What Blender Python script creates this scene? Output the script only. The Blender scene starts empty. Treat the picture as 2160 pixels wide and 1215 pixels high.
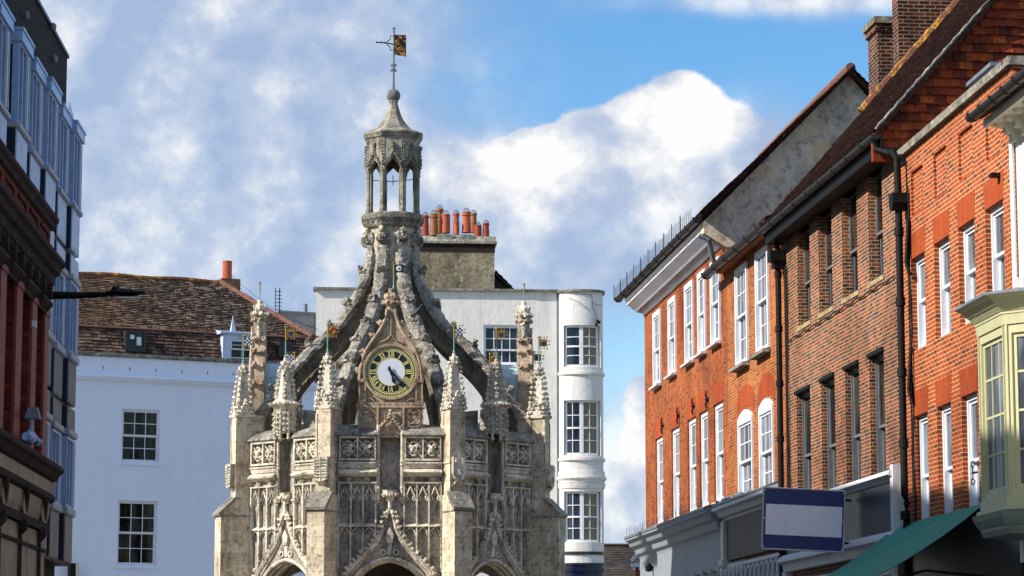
import bpy, math, random
from math import sin, cos, tan, atan, atan2, radians, pi, sqrt
from mathutils import Vector, Matrix, noise
random.seed(7)
R = random.random
def rr(a, b): return a + (b - a) * random.random()
S = bpy.context.scene
COL = S.collection

# ---------------------------------------------------------------- camera model (2160x1215 reference pixels)
FOC = 5660.0
HOR = 1440.0
PITCH = atan((HOR - 607.5) / FOC)
CAM = Vector((0, 0, 1.6))
def ray(x, y):
    cx = (x - 1080) / FOC; cy = (607.5 - y) / FOC
    return Vector((cx, cos(PITCH) - sin(PITCH) * cy, sin(PITCH) + cos(PITCH) * cy))
def atY(x, y, Y):
    r = ray(x, y); return CAM + r * (Y / r.y)

class Fr:
    """facade frame: x to the right as seen from outside, y into the building, z up"""
    def __init__(s, O, ang):
        s.O = Vector((O[0], O[1], 0)); s.a = ang
        s.x = Vector((cos(ang), sin(ang), 0)); s.y = Vector((-sin(ang), cos(ang), 0))
    def loc(s, px, py, off=0):
        r = ray(px, py); t = (s.O + s.y * off - CAM).dot(s.y) / r.dot(s.y); P = CAM + r * t
        return ((P - s.O).dot(s.x), P.z)
    def side(s, px, py, sx):
        r = ray(px, py); t = (s.O + s.x * sx - CAM).dot(s.x) / r.dot(s.x); P = CAM + r * t
        return ((P - s.O).dot(s.y), P.z)
    def plane(s, px, py, P0, n):
        """hit of a pixel ray with a local plane"""
        r = ray(px, py); c = s.tol(CAM); d = Vector((r.dot(s.x), r.dot(s.y), r.z))
        t = (P0 - c).dot(n) / d.dot(n); return c + d * t
    def tol(s, P):
        q = P - s.O; return Vector((q.dot(s.x), q.dot(s.y), P.z))
    def w(s, x, y, z=0): return s.O + s.x * x + s.y * y + Vector((0, 0, z))
    def sub(s, px, py): return Fr(s.w(s.loc(px, py)[0], 0), s.a)

# ---------------------------------------------------------------- mesh builder
def _ico():
    t = (1 + 5 ** .5) / 2
    v = [Vector(p).normalized() for p in ((-1,t,0),(1,t,0),(-1,-t,0),(1,-t,0),(0,-1,t),(0,1,t),(0,-1,-t),(0,1,-t),(t,0,-1),(t,0,1),(-t,0,-1),(-t,0,1))]
    f = [(0,11,5),(0,5,1),(0,1,7),(0,7,10),(0,10,11),(1,5,9),(5,11,4),(11,10,2),(10,7,6),(7,1,8),(3,9,4),(3,4,2),(3,2,6),(3,6,8),(3,8,9),(4,9,5),(2,4,11),(6,2,10),(8,6,7),(9,8,1)]
    c = {}; nf = []
    def mid(a, b):
        k = (min(a, b), max(a, b))
        if k not in c: v.append(((v[a] + v[b]) / 2).normalized()); c[k] = len(v) - 1
        return c[k]
    for a, b, d in f:
        x, y, z = mid(a, b), mid(b, d), mid(d, a)
        nf += [(a, x, z), (b, y, x), (d, z, y), (x, y, z)]
    return v, nf
ICO = _ico()

class MB:
    def __init__(s): s.v = []; s.f = []; s.m = []; s.uv = []; s.M = None; s.cur = 0
    def add(s, vs, fs, uvs=None, uvc=None):
        b = len(s.v)
        for p in vs:
            p = Vector(p); s.v.append(s.M @ p if s.M else p)
        for i, f in enumerate(fs):
            s.f.append([b + k for k in f]); s.m.append(s.cur); s.uv.append(uvs[i] if uvs else uvc)
        return s
    def box(s, x0, x1, y0, y1, z0, z1):
        if x0 > x1: x0, x1 = x1, x0
        if y0 > y1: y0, y1 = y1, y0
        if z0 > z1: z0, z1 = z1, z0
        return s.add([(x0,y0,z0),(x1,y0,z0),(x1,y1,z0),(x0,y1,z0),(x0,y0,z1),(x1,y0,z1),(x1,y1,z1),(x0,y1,z1)],
              [(0,3,2,1),(4,5,6,7),(0,1,5,4),(1,2,6,5),(2,3,7,6),(3,0,4,7)])
    def ext(s, poly, y0, y1):
        """polygon in (x,z) extruded along y"""
        n = len(poly)
        a = sum(poly[i][0] * poly[(i+1) % n][1] - poly[(i+1) % n][0] * poly[i][1] for i in range(n))
        if a < 0: poly = poly[::-1]
        return s.add([(x, y0, z) for x, z in poly] + [(x, y1, z) for x, z in poly],
              [tuple(range(n)), tuple(range(2*n-1, n-1, -1))] + [(i, i+n, (i+1) % n + n, (i+1) % n) for i in range(n)])
    def extx(s, poly, x0, x1):
        """profile in (y,z) extruded along x"""
        n = len(poly)
        a = sum(poly[i][0] * poly[(i+1) % n][1] - poly[(i+1) % n][0] * poly[i][1] for i in range(n))
        if a > 0: poly = poly[::-1]
        return s.add([(x0, y, z) for y, z in poly] + [(x1, y, z) for y, z in poly],
              [tuple(range(n)), tuple(range(2*n-1, n-1, -1))] + [(i, i+n, (i+1) % n + n, (i+1) % n) for i in range(n)])
    def extz(s, poly, z0, z1, k=1.0):
        """polygon in (x,y) extruded along z; k scales the top"""
        n = len(poly)
        a = sum(poly[i][0] * poly[(i+1) % n][1] - poly[(i+1) % n][0] * poly[i][1] for i in range(n))
        if a < 0: poly = poly[::-1]
        cx = sum(p[0] for p in poly) / n; cy = sum(p[1] for p in poly) / n
        return s.add([(x, y, z0) for x, y in poly] + [(cx + (x-cx)*k, cy + (y-cy)*k, z1) for x, y in poly],
              [tuple(range(n-1, -1, -1)), tuple(range(n, 2*n))] + [(i, (i+1) % n, (i+1) % n + n, i+n) for i in range(n)])
    def tube(s, pts, r, n=8, close=False):
        pts = [Vector(p) for p in pts]; m = len(pts)
        rs = r if isinstance(r, (list, tuple)) else [r] * m
        vs = []; up0 = Vector((0, 0, 1))
        for i, p in enumerate(pts):
            if close: t = pts[(i+1) % m] - pts[i-1]
            else: t = pts[min(i+1, m-1)] - pts[max(i-1, 0)]
            t.normalize()
            up = up0 if abs(t.z) < .95 else Vector((1, 0, 0))
            a = t.cross(up).normalized(); b = a.cross(t)
            for k in range(n):
                q = 2 * pi * k / n; vs.append(p + (a * cos(q) + b * sin(q)) * rs[i])
        fs = []
        for i in range(m if close else m - 1):
            j = (i + 1) % m
            for k in range(n): fs.append((i*n+k, i*n+(k+1) % n, j*n+(k+1) % n, j*n+k))
        if not close: fs += [tuple(range(n-1, -1, -1)), tuple(range((m-1)*n, m*n))]
        return s.add(vs, fs)
    def lathe(s, prof, c=(0, 0), n=12, ph=0.0):
        vs = []; m = len(prof)
        for r, z in prof:
            for k in range(n):
                q = 2 * pi * k / n + ph; vs.append((c[0] + r * cos(q), c[1] + r * sin(q), z))
        fs = []
        up = prof[-1][1] >= prof[0][1]
        for i in range(m - 1):
            for k in range(n):
                q = (i*n+k, i*n+(k+1) % n, (i+1)*n+(k+1) % n, (i+1)*n+k)
                fs.append(q if up else q[::-1])
        a = tuple(range(n-1, -1, -1)); b = tuple(range((m-1)*n, m*n))
        fs += [a, b] if up else [a[::-1], b[::-1]]
        return s.add(vs, fs)
    def blob(s, p, r, j=.25, sq=(1, 1, 1)):
        p = Vector(p); o = Vector((rr(-9, 9), rr(-9, 9), rr(-9, 9)))
        return s.add([p + Vector((v.x*sq[0], v.y*sq[1], v.z*sq[2])) * r * (1 + j * 2 * noise.noise(v * 1.6 + o)) for v in ICO[0]], ICO[1])
    def obj(s, name, mats, parent=None, smooth=False):
        me = bpy.data.meshes.new(name)
        me.from_pydata([tuple(v) for v in s.v], [], s.f)
        if not isinstance(mats, (list, tuple)): mats = [mats]
        for m in mats: me.materials.append(m)
        uvl = me.uv_layers.new(name='UVMap').data
        for i, p in enumerate(me.polygons):
            p.material_index = s.m[i]; p.use_smooth = smooth
            u = s.uv[i]
            if u is None:
                nn = p.normal
                if abs(nn.z) > .8:
                    for li in p.loop_indices:
                        q = s.v[me.loops[li].vertex_index]; uvl[li].uv = (q.x, q.y)
                else:
                    t = Vector((-nn.y, nn.x, 0)); t.normalize()
                    if t.x < -1e-4 or (abs(t.x) <= 1e-4 and t.y < 0): pass
                    off = 0.0
                    if abs(t.y) > .9: off = .11
                    for li in p.loop_indices:
                        q = s.v[me.loops[li].vertex_index]; uvl[li].uv = (q.dot(t) + off, q.z)
            elif isinstance(u, tuple) and not isinstance(u[0], (tuple, list)):
                for li in p.loop_indices: uvl[li].uv = u
            else:
                for k, li in enumerate(p.loop_indices): uvl[li].uv = u[k]
        o = bpy.data.objects.new(name, me); COL.objects.link(o)
        if parent: o.parent = parent
        return o

def tag(o, label, cat, group=None, kind=None):
    if label: o['label'] = label
    if cat: o['category'] = cat
    if group: o['group'] = group
    if kind: o['kind'] = kind
    return o
def thing(name, label, cat, fr=None, loc=None, group=None):
    o = bpy.data.objects.new(name, None); COL.objects.link(o); o.empty_display_size = .3
    if fr: o.location = fr.O; o.rotation_euler = (0, 0, fr.a)
    elif loc: o.location = loc
    return tag(o, label, cat, group)
def dup(src, parent=None, M=None):
    c = src.copy(); COL.objects.link(c); c.parent = parent
    if M: c.matrix_basis = M @ src.matrix_basis
    for ch in list(src.children):
        d = ch.copy(); COL.objects.link(d); d.parent = c
    return c

# ---------------------------------------------------------------- materials
def rgb(h):
    """sRGB hex to linear"""
    o = []
    for i in (0, 2, 4):
        c = int(h[i:i+2], 16) / 255; o.append(c / 12.92 if c <= .04045 else ((c + .055) / 1.055) ** 2.4)
    return (*o, 1)
class NT:
    def __init__(s, name):
        s.mat = bpy.data.materials.new(name); s.mat.use_nodes = True; s.t = s.mat.node_tree
        s.b = s.t.nodes['Principled BSDF']
    def n(s, ty, **kw):
        nd = s.t.nodes.new(ty)
        for k, v in kw.items():
            if k in nd.inputs.keys() or (k.startswith('i') and k[1:].isdigit()):
                i = nd.inputs[int(k[1:])] if k.startswith('i') and k[1:].isdigit() else nd.inputs[k]
                if isinstance(v, bpy.types.NodeSocket): s.t.links.new(v, i)
                else: i.default_value = v
            else: setattr(nd, k, v)
        return nd
    def link(s, a, b): s.t.links.new(a, b)
    def noise(s, scale, detail=6, rough=.6, vec=None, dist=0.0):
        nd = s.n('ShaderNodeTexNoise', Scale=scale, Detail=detail, Roughness=rough, Distortion=dist)
        if vec is not None: s.link(vec, nd.inputs['Vector'])
        return nd.outputs['Fac']
    def ramp(s, fac, stops, interp='LINEAR'):
        nd = s.n('ShaderNodeValToRGB'); cr = nd.color_ramp; cr.interpolation = interp
        while len(cr.elements) < len(stops): cr.elements.new(.5)
        for e, (p, c) in zip(cr.elements, stops):
            e.position = p; e.color = rgb(c) if isinstance(c, str) else ((c, c, c, 1) if isinstance(c, (int, float)) else c)
        s.link(fac, nd.inputs['Fac']); return nd.outputs['Color']
    def mix(s, f, a, b, mode='MIX'):
        nd = s.n('ShaderNodeMix', data_type='RGBA', blend_type=mode)
        for v, i in ((f, 0), (a, 6), (b, 7)):
            if isinstance(v, bpy.types.NodeSocket): s.link(v, nd.inputs[i])
            elif isinstance(v, str): nd.inputs[i].default_value = rgb(v)
            else: nd.inputs[i].default_value = v
        return nd.outputs[2]
    def math(s, op, a, b=0.0, clamp=False):
        nd = s.n('ShaderNodeMath', operation=op, use_clamp=clamp)
        for v, i in ((a, 0), (b, 1)):
            if isinstance(v, bpy.types.NodeSocket): s.link(v, nd.inputs[i])
            else: nd.inputs[i].default_value = v
        return nd.outputs[0]
    def coord(s, kind='Object', scale=None):
        o = s.n('ShaderNodeTexCoord').outputs[kind]
        if scale:
            m = s.n('ShaderNodeMapping'); s.link(o, m.inputs[0]); m.inputs['Scale'].default_value = scale; o = m.outputs[0]
        return o
    def out(s, col, rough=.8, bump=None, bs=.5, bd=.02, spec=.3, metal=0.0):
        if isinstance(col, str): s.b.inputs['Base Color'].default_value = rgb(col)
        elif isinstance(col, bpy.types.NodeSocket): s.link(col, s.b.inputs['Base Color'])
        else: s.b.inputs['Base Color'].default_value = col
        if isinstance(rough, bpy.types.NodeSocket): s.link(rough, s.b.inputs['Roughness'])
        else: s.b.inputs['Roughness'].default_value = rough
        s.b.inputs['Specular IOR Level'].default_value = spec; s.b.inputs['Metallic'].default_value = metal
        if bump is not None:
            bn = s.n('ShaderNodeBump', Strength=bs, Distance=bd); s.link(bump, bn.inputs['Height']); s.link(bn.outputs[0], s.b.inputs['Normal'])
        return s.mat

def m_brick(name, stops, mortar, bw=.2, bh=.055, ms=.009, dirt=('2a1c18', .35), grime=.5, mvar=.5):
    q = NT(name); uv = q.coord('UV'); ob = q.coord('Object')
    # small waviness of the courses
    wn = q.n('ShaderNodeTexNoise', Scale=1.3, Detail=3); q.link(uv, wn.inputs['Vector'])
    ad = q.n('ShaderNodeVectorMath', operation='MULTIPLY_ADD'); q.link(wn.outputs['Color'], ad.inputs[0]); ad.inputs[1].default_value = (.02, .028, 0); q.link(uv, ad.inputs[2])
    b = q.n('ShaderNodeTexBrick', Color1=(0, 0, 0, 1), Color2=(1, 1, 1, 1), Mortar=(.5, .5, .5, 1), Scale=1.0)
    b.inputs['Mortar Size'].default_value = ms; b.inputs['Mortar Smooth'].default_value = .25; b.inputs['Bias'].default_value = 0
    b.inputs['Brick Width'].default_value = bw; b.inputs['Row Height'].default_value = bh
    q.link(ad.outputs[0], b.inputs['Vector'])
    c = q.ramp(b.outputs['Color'], stops)
    fine = q.noise(26, 5, .7, ob); big = q.noise(.7, 6, .65, ob)
    c = q.mix(.55, c, q.ramp(fine, [(.3, '4a4a4a'), (.5, 'b8b8b8'), (.7, 'ffffff')]), 'MULTIPLY')
    mo = q.mix(q.math('MULTIPLY', fine, mvar), mortar, '6a5a4c')
    c = q.mix(b.outputs['Fac'], c, mo)
    st = q.coord('Object', (1.6, 1.6, .35)); streak = q.noise(1.2, 7, .7, st)
    patch = q.noise(.33, 5, .6, ob)
    c = q.mix(.8, c, q.ramp(patch, [(.36, 'a89488'), (.5, 'e8e0d8'), (.6, 'ffffff')]), 'MULTIPLY')
    g = q.ramp(q.math('MULTIPLY', q.math('ADD', streak, big), .5), [(.46, 0.0), (.6, 1.0)])
    c = q.mix(q.math('MULTIPLY', g, grime), c, dirt[0])
    h = q.math('ADD', q.math('MULTIPLY', b.outputs['Fac'], -1.0), q.math('MULTIPLY', fine, .6))
    return q.out(c, .88, h, .6, .012, .25)

def m_stone(name, cols, dark='1c1a18', light=None, s=1.0, ashlar=False, damp=.6, streakdir=(1.5, 1.5, .35), bs=.6, lich=None, lt=.6):
    q = NT(name); ob = q.coord('Object')
    n1 = q.noise(1.3 * s, 8, .68, ob, .4); n2 = q.noise(9 * s, 7, .72, ob); n3 = q.noise(45 * s, 4, .6, ob)
    c = q.ramp(n1, [(.28, cols[0]), (.5, cols[1]), (.72, cols[2])])
    c = q.mix(.75, c, q.ramp(n2, [(.33, '5e5752'), (.42, 'c8c4c0'), (.5, 'ffffff')]), 'MULTIPLY')
    sn = q.noise(1.6 * s, 8, .75, q.coord('Object', streakdir))
    c = q.mix(q.math('MULTIPLY', q.ramp(sn, [(.5, 0.0), (.66, 1.0)]), damp), c, dark)
    if light:
        n4 = q.noise(5.5 * s, 8, .75, ob, .6)
        c = q.mix(q.ramp(n4, [(.56, 0.0), (.64, .85)]), c, light)
    if lich:
        n5 = q.noise(2.1 * s, 8, .75, ob, .5)
        c = q.mix(q.ramp(n5, [(lt, 0.0), (lt+.08, .8)]), c, lich)
    h = q.math('ADD', n2, q.math('MULTIPLY', n3, .4))
    if ashlar:
        b = q.n('ShaderNodeTexBrick', Scale=1.0); b.inputs['Brick Width'].default_value = .62; b.inputs['Row Height'].default_value = .29
        b.inputs['Mortar Size'].default_value = .006; b.inputs['Color1'].default_value = (.72, .72, .72, 1); b.inputs['Color2'].default_value = (1, 1, 1, 1); b.inputs['Mortar'].default_value = (.45, .42, .38, 1)
        q.link(q.coord('UV'), b.inputs['Vector'])
        c = q.mix(.8, c, b.outputs['Color'], 'MULTIPLY')
    return q.out(c, .92, h, bs, .04, .2)

def m_tile(name, stops, dirt='120d0b', lich=None, light=None, rough=.85):
    q = NT(name); ob = q.coord('Object')
    w = q.n('ShaderNodeTexWhiteNoise', noise_dimensions='2D'); q.link(q.coord('UV'), w.inputs['Vector'])
    c = q.ramp(w.outputs['Value'], stops)
    n2 = q.noise(14, 6, .75, ob)
    c = q.mix(.7, c, q.ramp(n2, [(.32, '3a3634'), (.5, 'bcbcbc'), (.66, 'ffffff')]), 'MULTIPLY')
    n1 = q.noise(.9, 8, .7, ob)
    c = q.mix(q.math('MULTIPLY', q.ramp(n1, [(.45, 0.0), (.65, 1.0)]), .6), c, dirt)
    if light:
        c = q.mix(q.ramp(q.noise(11, 5, .8, ob, .5), [(.58, 0.0), (.63, .8)]), c, light)
    if lich:
        c = q.mix(q.ramp(q.noise(lich[1], 8, .8, ob, .4), [(lich[2], 0.0), (lich[2] + .07, .9)]), c, lich[0])
    return q.out(c, rough, n2, .5, .02, .25)

def m_render(name, base, var, crack='8a8d96', stain=.25, line=True, bs=.25):
    """painted stucco with faint coursing, patches and run marks"""
    q = NT(name); ob = q.coord('Object')
    n1 = q.noise(.8, 7, .65, ob, .3); n2 = q.noise(7, 6, .7, ob)
    c = q.mix(n1, base, var)
    sn = q.noise(2.2, 8, .75, q.coord('Object', (2.2, 2.2, .14)))
    c = q.mix(q.math('MULTIPLY', q.ramp(sn, [(.5, 0.0), (.66, 1.0)]), stain), c, crack)
    c = q.mix(q.math('MULTIPLY', q.ramp(n2, [(.3, 1.0), (.42, 0.0)]), stain), c, crack)
    h = q.math('ADD', q.math('MULTIPLY', n1, 2.0), q.math('MULTIPLY', n2, .5))
    if line:
        b = q.n('ShaderNodeTexBrick', Scale=1.0); b.inputs['Brick Width'].default_value = 1.1; b.inputs['Row Height'].default_value = .52
        b.inputs['Mortar Size'].default_value = .008
        b.inputs['Mortar Smooth'].default_value = .5
        q.link(q.coord('UV'), b.inputs['Vector'])
        patch = q.ramp(q.noise(.9, 3, .5, ob), [(.42, 0.0), (.6, .55)])
        c = q.mix(q.math('MULTIPLY', b.outputs['Fac'], patch), c, crack)
        h = q.math('SUBTRACT', h, q.math('MULTIPLY', b.outputs['Fac'], .5))
    return q.out(c, .75, h, bs, .03, .3)

def m_paint(name, base, rough=.5, dirt='3a3833', amt=.35, sc=6, metal=0.0, spec=.4, bs=.15):
    q = NT(name); ob = q.coord('Object')
    n = q.noise(sc, 7, .75, ob); sn = q.noise(sc * .5, 7, .75, q.coord('Object', (3, 3, .5)))
    f = q.ramp(q.math('MULTIPLY', q.math('ADD', n, sn), .5), [(.48, 0.0), (.66, 1.0)])
    c = q.mix(q.math('MULTIPLY', f, amt), base, dirt)
    r = q.n('ShaderNodeMapRange'); q.link(n, r.inputs[0]); r.inputs[3].default_value = rough - .1; r.inputs[4].default_value = rough + .15
    return q.out(c, r.outputs[0], n, bs, .01, spec, metal)

def m_glass(name, base='0a0d10', var='1b2024', rough=.06, sc=1.6, spec=.5):
    q = NT(name); ob = q.coord('Object')
    c = q.mix(q.ramp(q.noise(sc, 4, .6, q.coord('Object', (1, 1, .35))), [(.45, 0.0), (.58, 1.0)]), base, var)
    return q.out(c, rough, q.noise(1.1, 2, .5, ob), .12, .02, spec)

M = {}
M['ob'] = m_brick('orange_brick', [(0, '7c3818'), (.2, 'a84e20'), (.5, 'c45e26'), (.8, 'cc682c'), (1, 'b0562a')], 'b08258', .2, .056, .007, ('3a1a10', .3), .5)
M['ob2'] = m_brick('warm_orange_brick', [(0, '8a4a22'), (.25, 'bc5e26'), (.6, 'd07030'), (1, 'd47c3c')], 'c99a6c', .2, .056, .009, ('4a2412', .3), .45)
M['bb'] = m_brick('brown_multi_brick', [(0, '4c3a3a'), (.25, '664c42'), (.45, '805644'), (.65, '966048'), (.85, 'aa5e42'), (1, 'ba704c')], 'd8b894', .15, .056, .0062, ('3a2a28', .3), .25, .3)
M['chb'] = m_brick('dark_stack_brick', [(0, '2a1a18'), (.4, '4c2a20'), (.8, '6e3626'), (1, '8a4630')], 'b09880', .2, .07, .009, ('141010', .3), .7)
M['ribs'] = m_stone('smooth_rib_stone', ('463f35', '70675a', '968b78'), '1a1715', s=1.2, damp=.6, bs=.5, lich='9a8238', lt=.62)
M['rb'] = m_brick('red_orange_brick', [(0, '74402c'), (.1, '94482c'), (.3, 'bc5424'), (.7, 'cc6028'), (1, 'c05824')], 'e2c49c', .2, .06, .0062, ('5a2418', .3), .2, .25)
M['rub'] = m_brick('rubbed_red_brick', [(0, 'b85024'), (1, 'c85c28')], 'b4623a', .05, .6, .003, ('6a2414', .3), .2)
M['db'] = m_brick('dark_brown_brick', [(0, '1d1614'), (.5, '2c211d'), (1, '3c2c26')], '15110f', .22, .07, .01, ('0c0a09', .3), .5)
M['lb'] = m_brick('dark_red_brick', [(0, '742a1e'), (.5, '9a3a28'), (1, 'aa4832')], '3c1c16', .22, .07, .008, ('1c0e0c', .3), .6)
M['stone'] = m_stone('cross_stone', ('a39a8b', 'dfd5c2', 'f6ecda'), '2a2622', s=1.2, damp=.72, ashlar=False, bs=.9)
M['panel'] = m_stone('grey_panel_stone', ('6e6962', 'a39c90', 'd6ccba'), '2a2724', s=1.4, damp=.7, bs=.7)  # greyer and darker than the stone of the tracery
M['ashlar'] = m_stone('cross_ashlar', ('b0a08a', 'ddceb4', 'f4e6ce'), '362f29', s=1.0, damp=.55, ashlar=True, bs=.5)
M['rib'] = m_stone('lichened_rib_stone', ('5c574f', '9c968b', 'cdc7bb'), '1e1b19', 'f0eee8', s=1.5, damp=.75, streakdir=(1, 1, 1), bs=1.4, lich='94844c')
M['lant'] = m_stone('lantern_stone', ('55534f', '8e897d', 'beb6a4'), '1e1d1c', s=1.8, damp=.75, bs=.7)
M['clockst'] = m_stone('clock_surround_stone', ('8a7664', 'b39e86', 'ccb9a0'), '40342c', s=1.5, damp=.55, bs=.5)
M['cope'] = m_stone('coping_stone', ('56544f', '8a867c', 'b4ae9f'), '2a2826', 'd8d6ce', s=1.6, damp=.5, streakdir=(1, 1, 1), bs=.8)
M['gable'] = m_stone('old_gable_render', ('b4a998', 'dccfba', 'f4e9d6'), '5a5248', s=.5, damp=.4, streakdir=(1, 1, .5), bs=.5, lich='d8bc86', lt=.53)
M['cement'] = m_stone('stack_cement', ('5e5846', '867c66', 'a89e84'), '3a3a2e', 'b8b59e', s=.9, damp=.5, streakdir=(1, 1, .6), bs=.5)
M['wht'] = m_render('white_stucco', 'e8e4de', 'd6d2cc', '8c8784', .3, False, bs=.5)
M['blu'] = m_render('pale_white_stucco', 'e3e8f5', 'd6ddf0', '98a4c2', .1, False, bs=.8)
M['cream'] = m_render('cream_stucco', 'e2ddd0', 'd5cfc2', '9a948a', .2)
M['cove'] = m_render('white_cove_plaster', 'f0f0f4', 'e0e0e6', '9c9a9c', .15, False)
M['wp'] = m_paint('white_window_paint', 'dcdfe6', .45, '77716a', .3)
M['gp'] = m_paint('grey_window_metal', '6c7076', .4, '2c2c2c', .5)
M['blk'] = m_paint('black_iron_paint', '0e0f11', .6, '2a2826', .3, spec=.2)
M['gut'] = m_paint('dark_gutter_paint', '1d1b1c', .4, '4a4440', .5)
M['lead'] = m_paint('lead_sheet', '6e7680', .45, '2e3238', .6, 4, 0.0)
M['greyfas'] = m_paint('grey_fascia_paint', '8a9098', .5, '54585c', .4)
M['whfas'] = m_paint('white_fascia_paint', 'cfd0d4', .5, '8c8a84', .4)
M['brnfas'] = m_paint('brown_fascia_paint', '3a2826', .5, '1e1614', .3)
M['drkfas'] = m_paint('charcoal_fascia_paint', '302e30', .35, '1a191b', .4)
M['crm'] = m_paint('cream_paint', 'c9c4b4', .5, '7c766a', .4)
M['grn'] = m_paint('sage_green_paint', 'b6b48e', .4, '7c7a5c', .3)
M['grg'] = m_paint('grey_green_paint', '6d7a72', .45, '3c443e', .3)
M['awn'] = m_paint('green_awning_cloth', '078068', .6, '04503f', .5, 2)
M['maroon'] = m_paint('maroon_cloth', '5a2420', .8, '2a1210', .3)
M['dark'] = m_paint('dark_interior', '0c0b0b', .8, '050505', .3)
M['navy'] = m_paint('navy_sign_paint', '14306e', .35, '102650', .4, 3)
M['signw'] = m_paint('white_sign_band', 'f4f5fa', .45, 'e2e4ee', .5, 3)
M['navyshop'] = m_paint('navy_shopfront_paint', '0a1638', .25, '060c1c', .4, 3)
M['blm'] = m_paint('blue_grey_metal', '98b2da', .3, '44587a', .5, 3, .0)
M['cheekshade'] = m_paint('cheek_shade_blue', '16233a', .4, '0a101c', .5, 3)  # near-black blue that paints in the shade on the bay sides
M['blp'] = m_paint('blue_grey_panel', 'b4c2da', .4, '62708a', .6, 2.5)
M['brp'] = m_paint('weathered_grey_panel', '6a6468', .5, '3c383c', .7, 2.5)
M['lsill'] = m_paint('pale_sill_concrete', 'a9b0ba', .6, '5c6068', .5)
M['dstone'] = m_stone('dark_cornice_stone', ('2c2422', '40342e', '54483e'), '0c0a0a', s=2, damp=.4)
M['tan'] = m_paint('tan_shopfront_paint', '8a7458', .5, '2c241c', .8, 1.6)
M['terra'] = m_paint('red_terracotta', '8a3c2c', .6, '34140f', .5, 3)
M['pot'] = m_paint('terracotta_pot', 'b0583a', .75, '5c3020', .6, 8)
M['pot2'] = m_paint('brown_pot', '94603c', .75, '4c3424', .6, 8)
M['potr'] = m_paint('red_pot', '964030', .75, '4c2018', .5, 8)
M['gold'] = m_paint('gold_leaf', '94782e', .4, '544218', .4, 10, .3)
M['cgold'] = m_paint('clock_gold', 'd8cc86', .45, 'a89850', .3, 10)
M['dial'] = m_paint('dark_green_dial', '10262a', .4, '081418', .3)
M['dialw'] = m_paint('white_dial', 'd6dbe6', .4, 'b8c0d0', .2)
M['hand'] = m_paint('blue_black_hand', '0c1a2a', .35, '060a10', .3)
M['copper'] = m_paint('verdigris_copper', '6f9a8c', .55, '4c5c50', .5, 12)
M['blue'] = m_paint('blue_enamel', '20305c', .35, '10182c', .3)
M['red'] = m_paint('red_enamel', '8c2c20', .35, '4c1410', .3)
M['white'] = m_paint('white_enamel', 'dcdcd8', .4, 'a0a09c', .3)
M['pigeon'] = m_paint('pigeon_feathers', '3c4048', .7, '1c1e22', .5, 14)
M['g1'] = m_glass('dark_window_glass', '060606', '38342a', sc=2.4, spec=.22)
M['g2'] = m_glass('blue_window_glass', '10171e', '2a3640', .08, spec=.3)
M['g3'] = m_glass('pale_reflecting_glass', '39404a', '6c7480', .1)
M['g4'] = m_glass('tinted_office_glass', '060c16', '14223a', .12, spec=.25)
M['curt'] = m_paint('cream_curtain', '8a8268', .9, '4c4636', .5, 5)
M['t_wl'] = m_tile('old_brown_roof_tile', [(0, '1e1816'), (.3, '3e302a'), (.55, '604a3e'), (.8, '8a7464'), (1, 'b4a494')], '15110f', light='c4b8ac')
M['t_wl2'] = m_tile('lichened_roof_tile', [(0, '3a2c26'), (.4, '5e4838'), (.7, '86664c'), (1, 'a88c70')], '1c1612', lich=('9c6234', 2.6, .6), light='a89c90')
M['t_hang'] = m_tile('dark_hung_tile', [(0, '2a1c18'), (.35, '503a32'), (.7, '7c5e50'), (1, 'a48674')], '1c1412', light='a8968a')
M['t_br'] = m_tile('brown_plain_tile', [(0, '2c1c1c'), (.4, '4c302c'), (.75, '623c34'), (1, '7c4434')], '1c1414', light='8c7c70')
M['t_or'] = m_tile('orange_hung_tile', [(0, '4c261e'), (.15, '7c3220'), (.4, 'a84424'), (.75, 'c45428'), (1, 'de6a2c')], '3a1c16')
M['t_grey'] = m_tile('grey_brown_slate', [(0, '3a3432'), (.5, '4e4642'), (1, '5e5450')], '2a2624')
M['ridge'] = m_paint('ridge_tile', '7c5448', .8, '3c2c28', .7, 3)
M['ridgeo'] = m_tile('yellow_lichened_ridge', [(0, '6c4434'), (1, '8c5c44')], '4c3428', lich=('c08c2c', 3.0, .52))
q = NT('vane_flag_enamel'); v = q.n('ShaderNodeTexVoronoi', Scale=16.0); q.link(q.coord('Object'), v.inputs['Vector'])
sr = q.n('ShaderNodeSeparateColor'); q.link(v.outputs['Color'], sr.inputs[0])
M['vflag'] = q.out(q.ramp(sr.outputs[0], [(0, '15121a'), (.45, '2a1c18'), (.5, '94702c'), (.8, '6a3a1c'), (1, 'b08a3c')], 'CONSTANT'), .45)
M['rib2'] = m_stone('shaft_stone', ('8c8678', 'bcb29c', 'dcd2bc'), '3a342e', 'e6e4dc', s=1.2, damp=.55, streakdir=(1, 1, .5), bs=.9)
M['vault'] = m_stone('shaded_vault_stone', ('2c2722', '443c33', '5a5044'), '14110f', s=1.0)  # stone colour darkened to stand in for the shade inside the arches
M['sand'] = m_stone('sandstone_sill', ('8a7654', 'b09a74', 'c4ae88'), '4a3e2c', s=1.5, damp=.4)
M['ball'] = m_stone('grey_ball_stone', ('5c5e60', '75777a', '8a8a8c'), '2a2a2c', s=1.5, damp=.5)
M['copper2'] = m_paint('grey_iron', '55605e', .5, '2c2c28', .5, 8)
SUN_AZ, SUN_EL, SUN_E, BG, EXPO = 70, 34, 5.0, .1, .56
SKY_SAT, SKY_V, CLOUD_GAIN = 1.3, 1.2, .67
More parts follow.
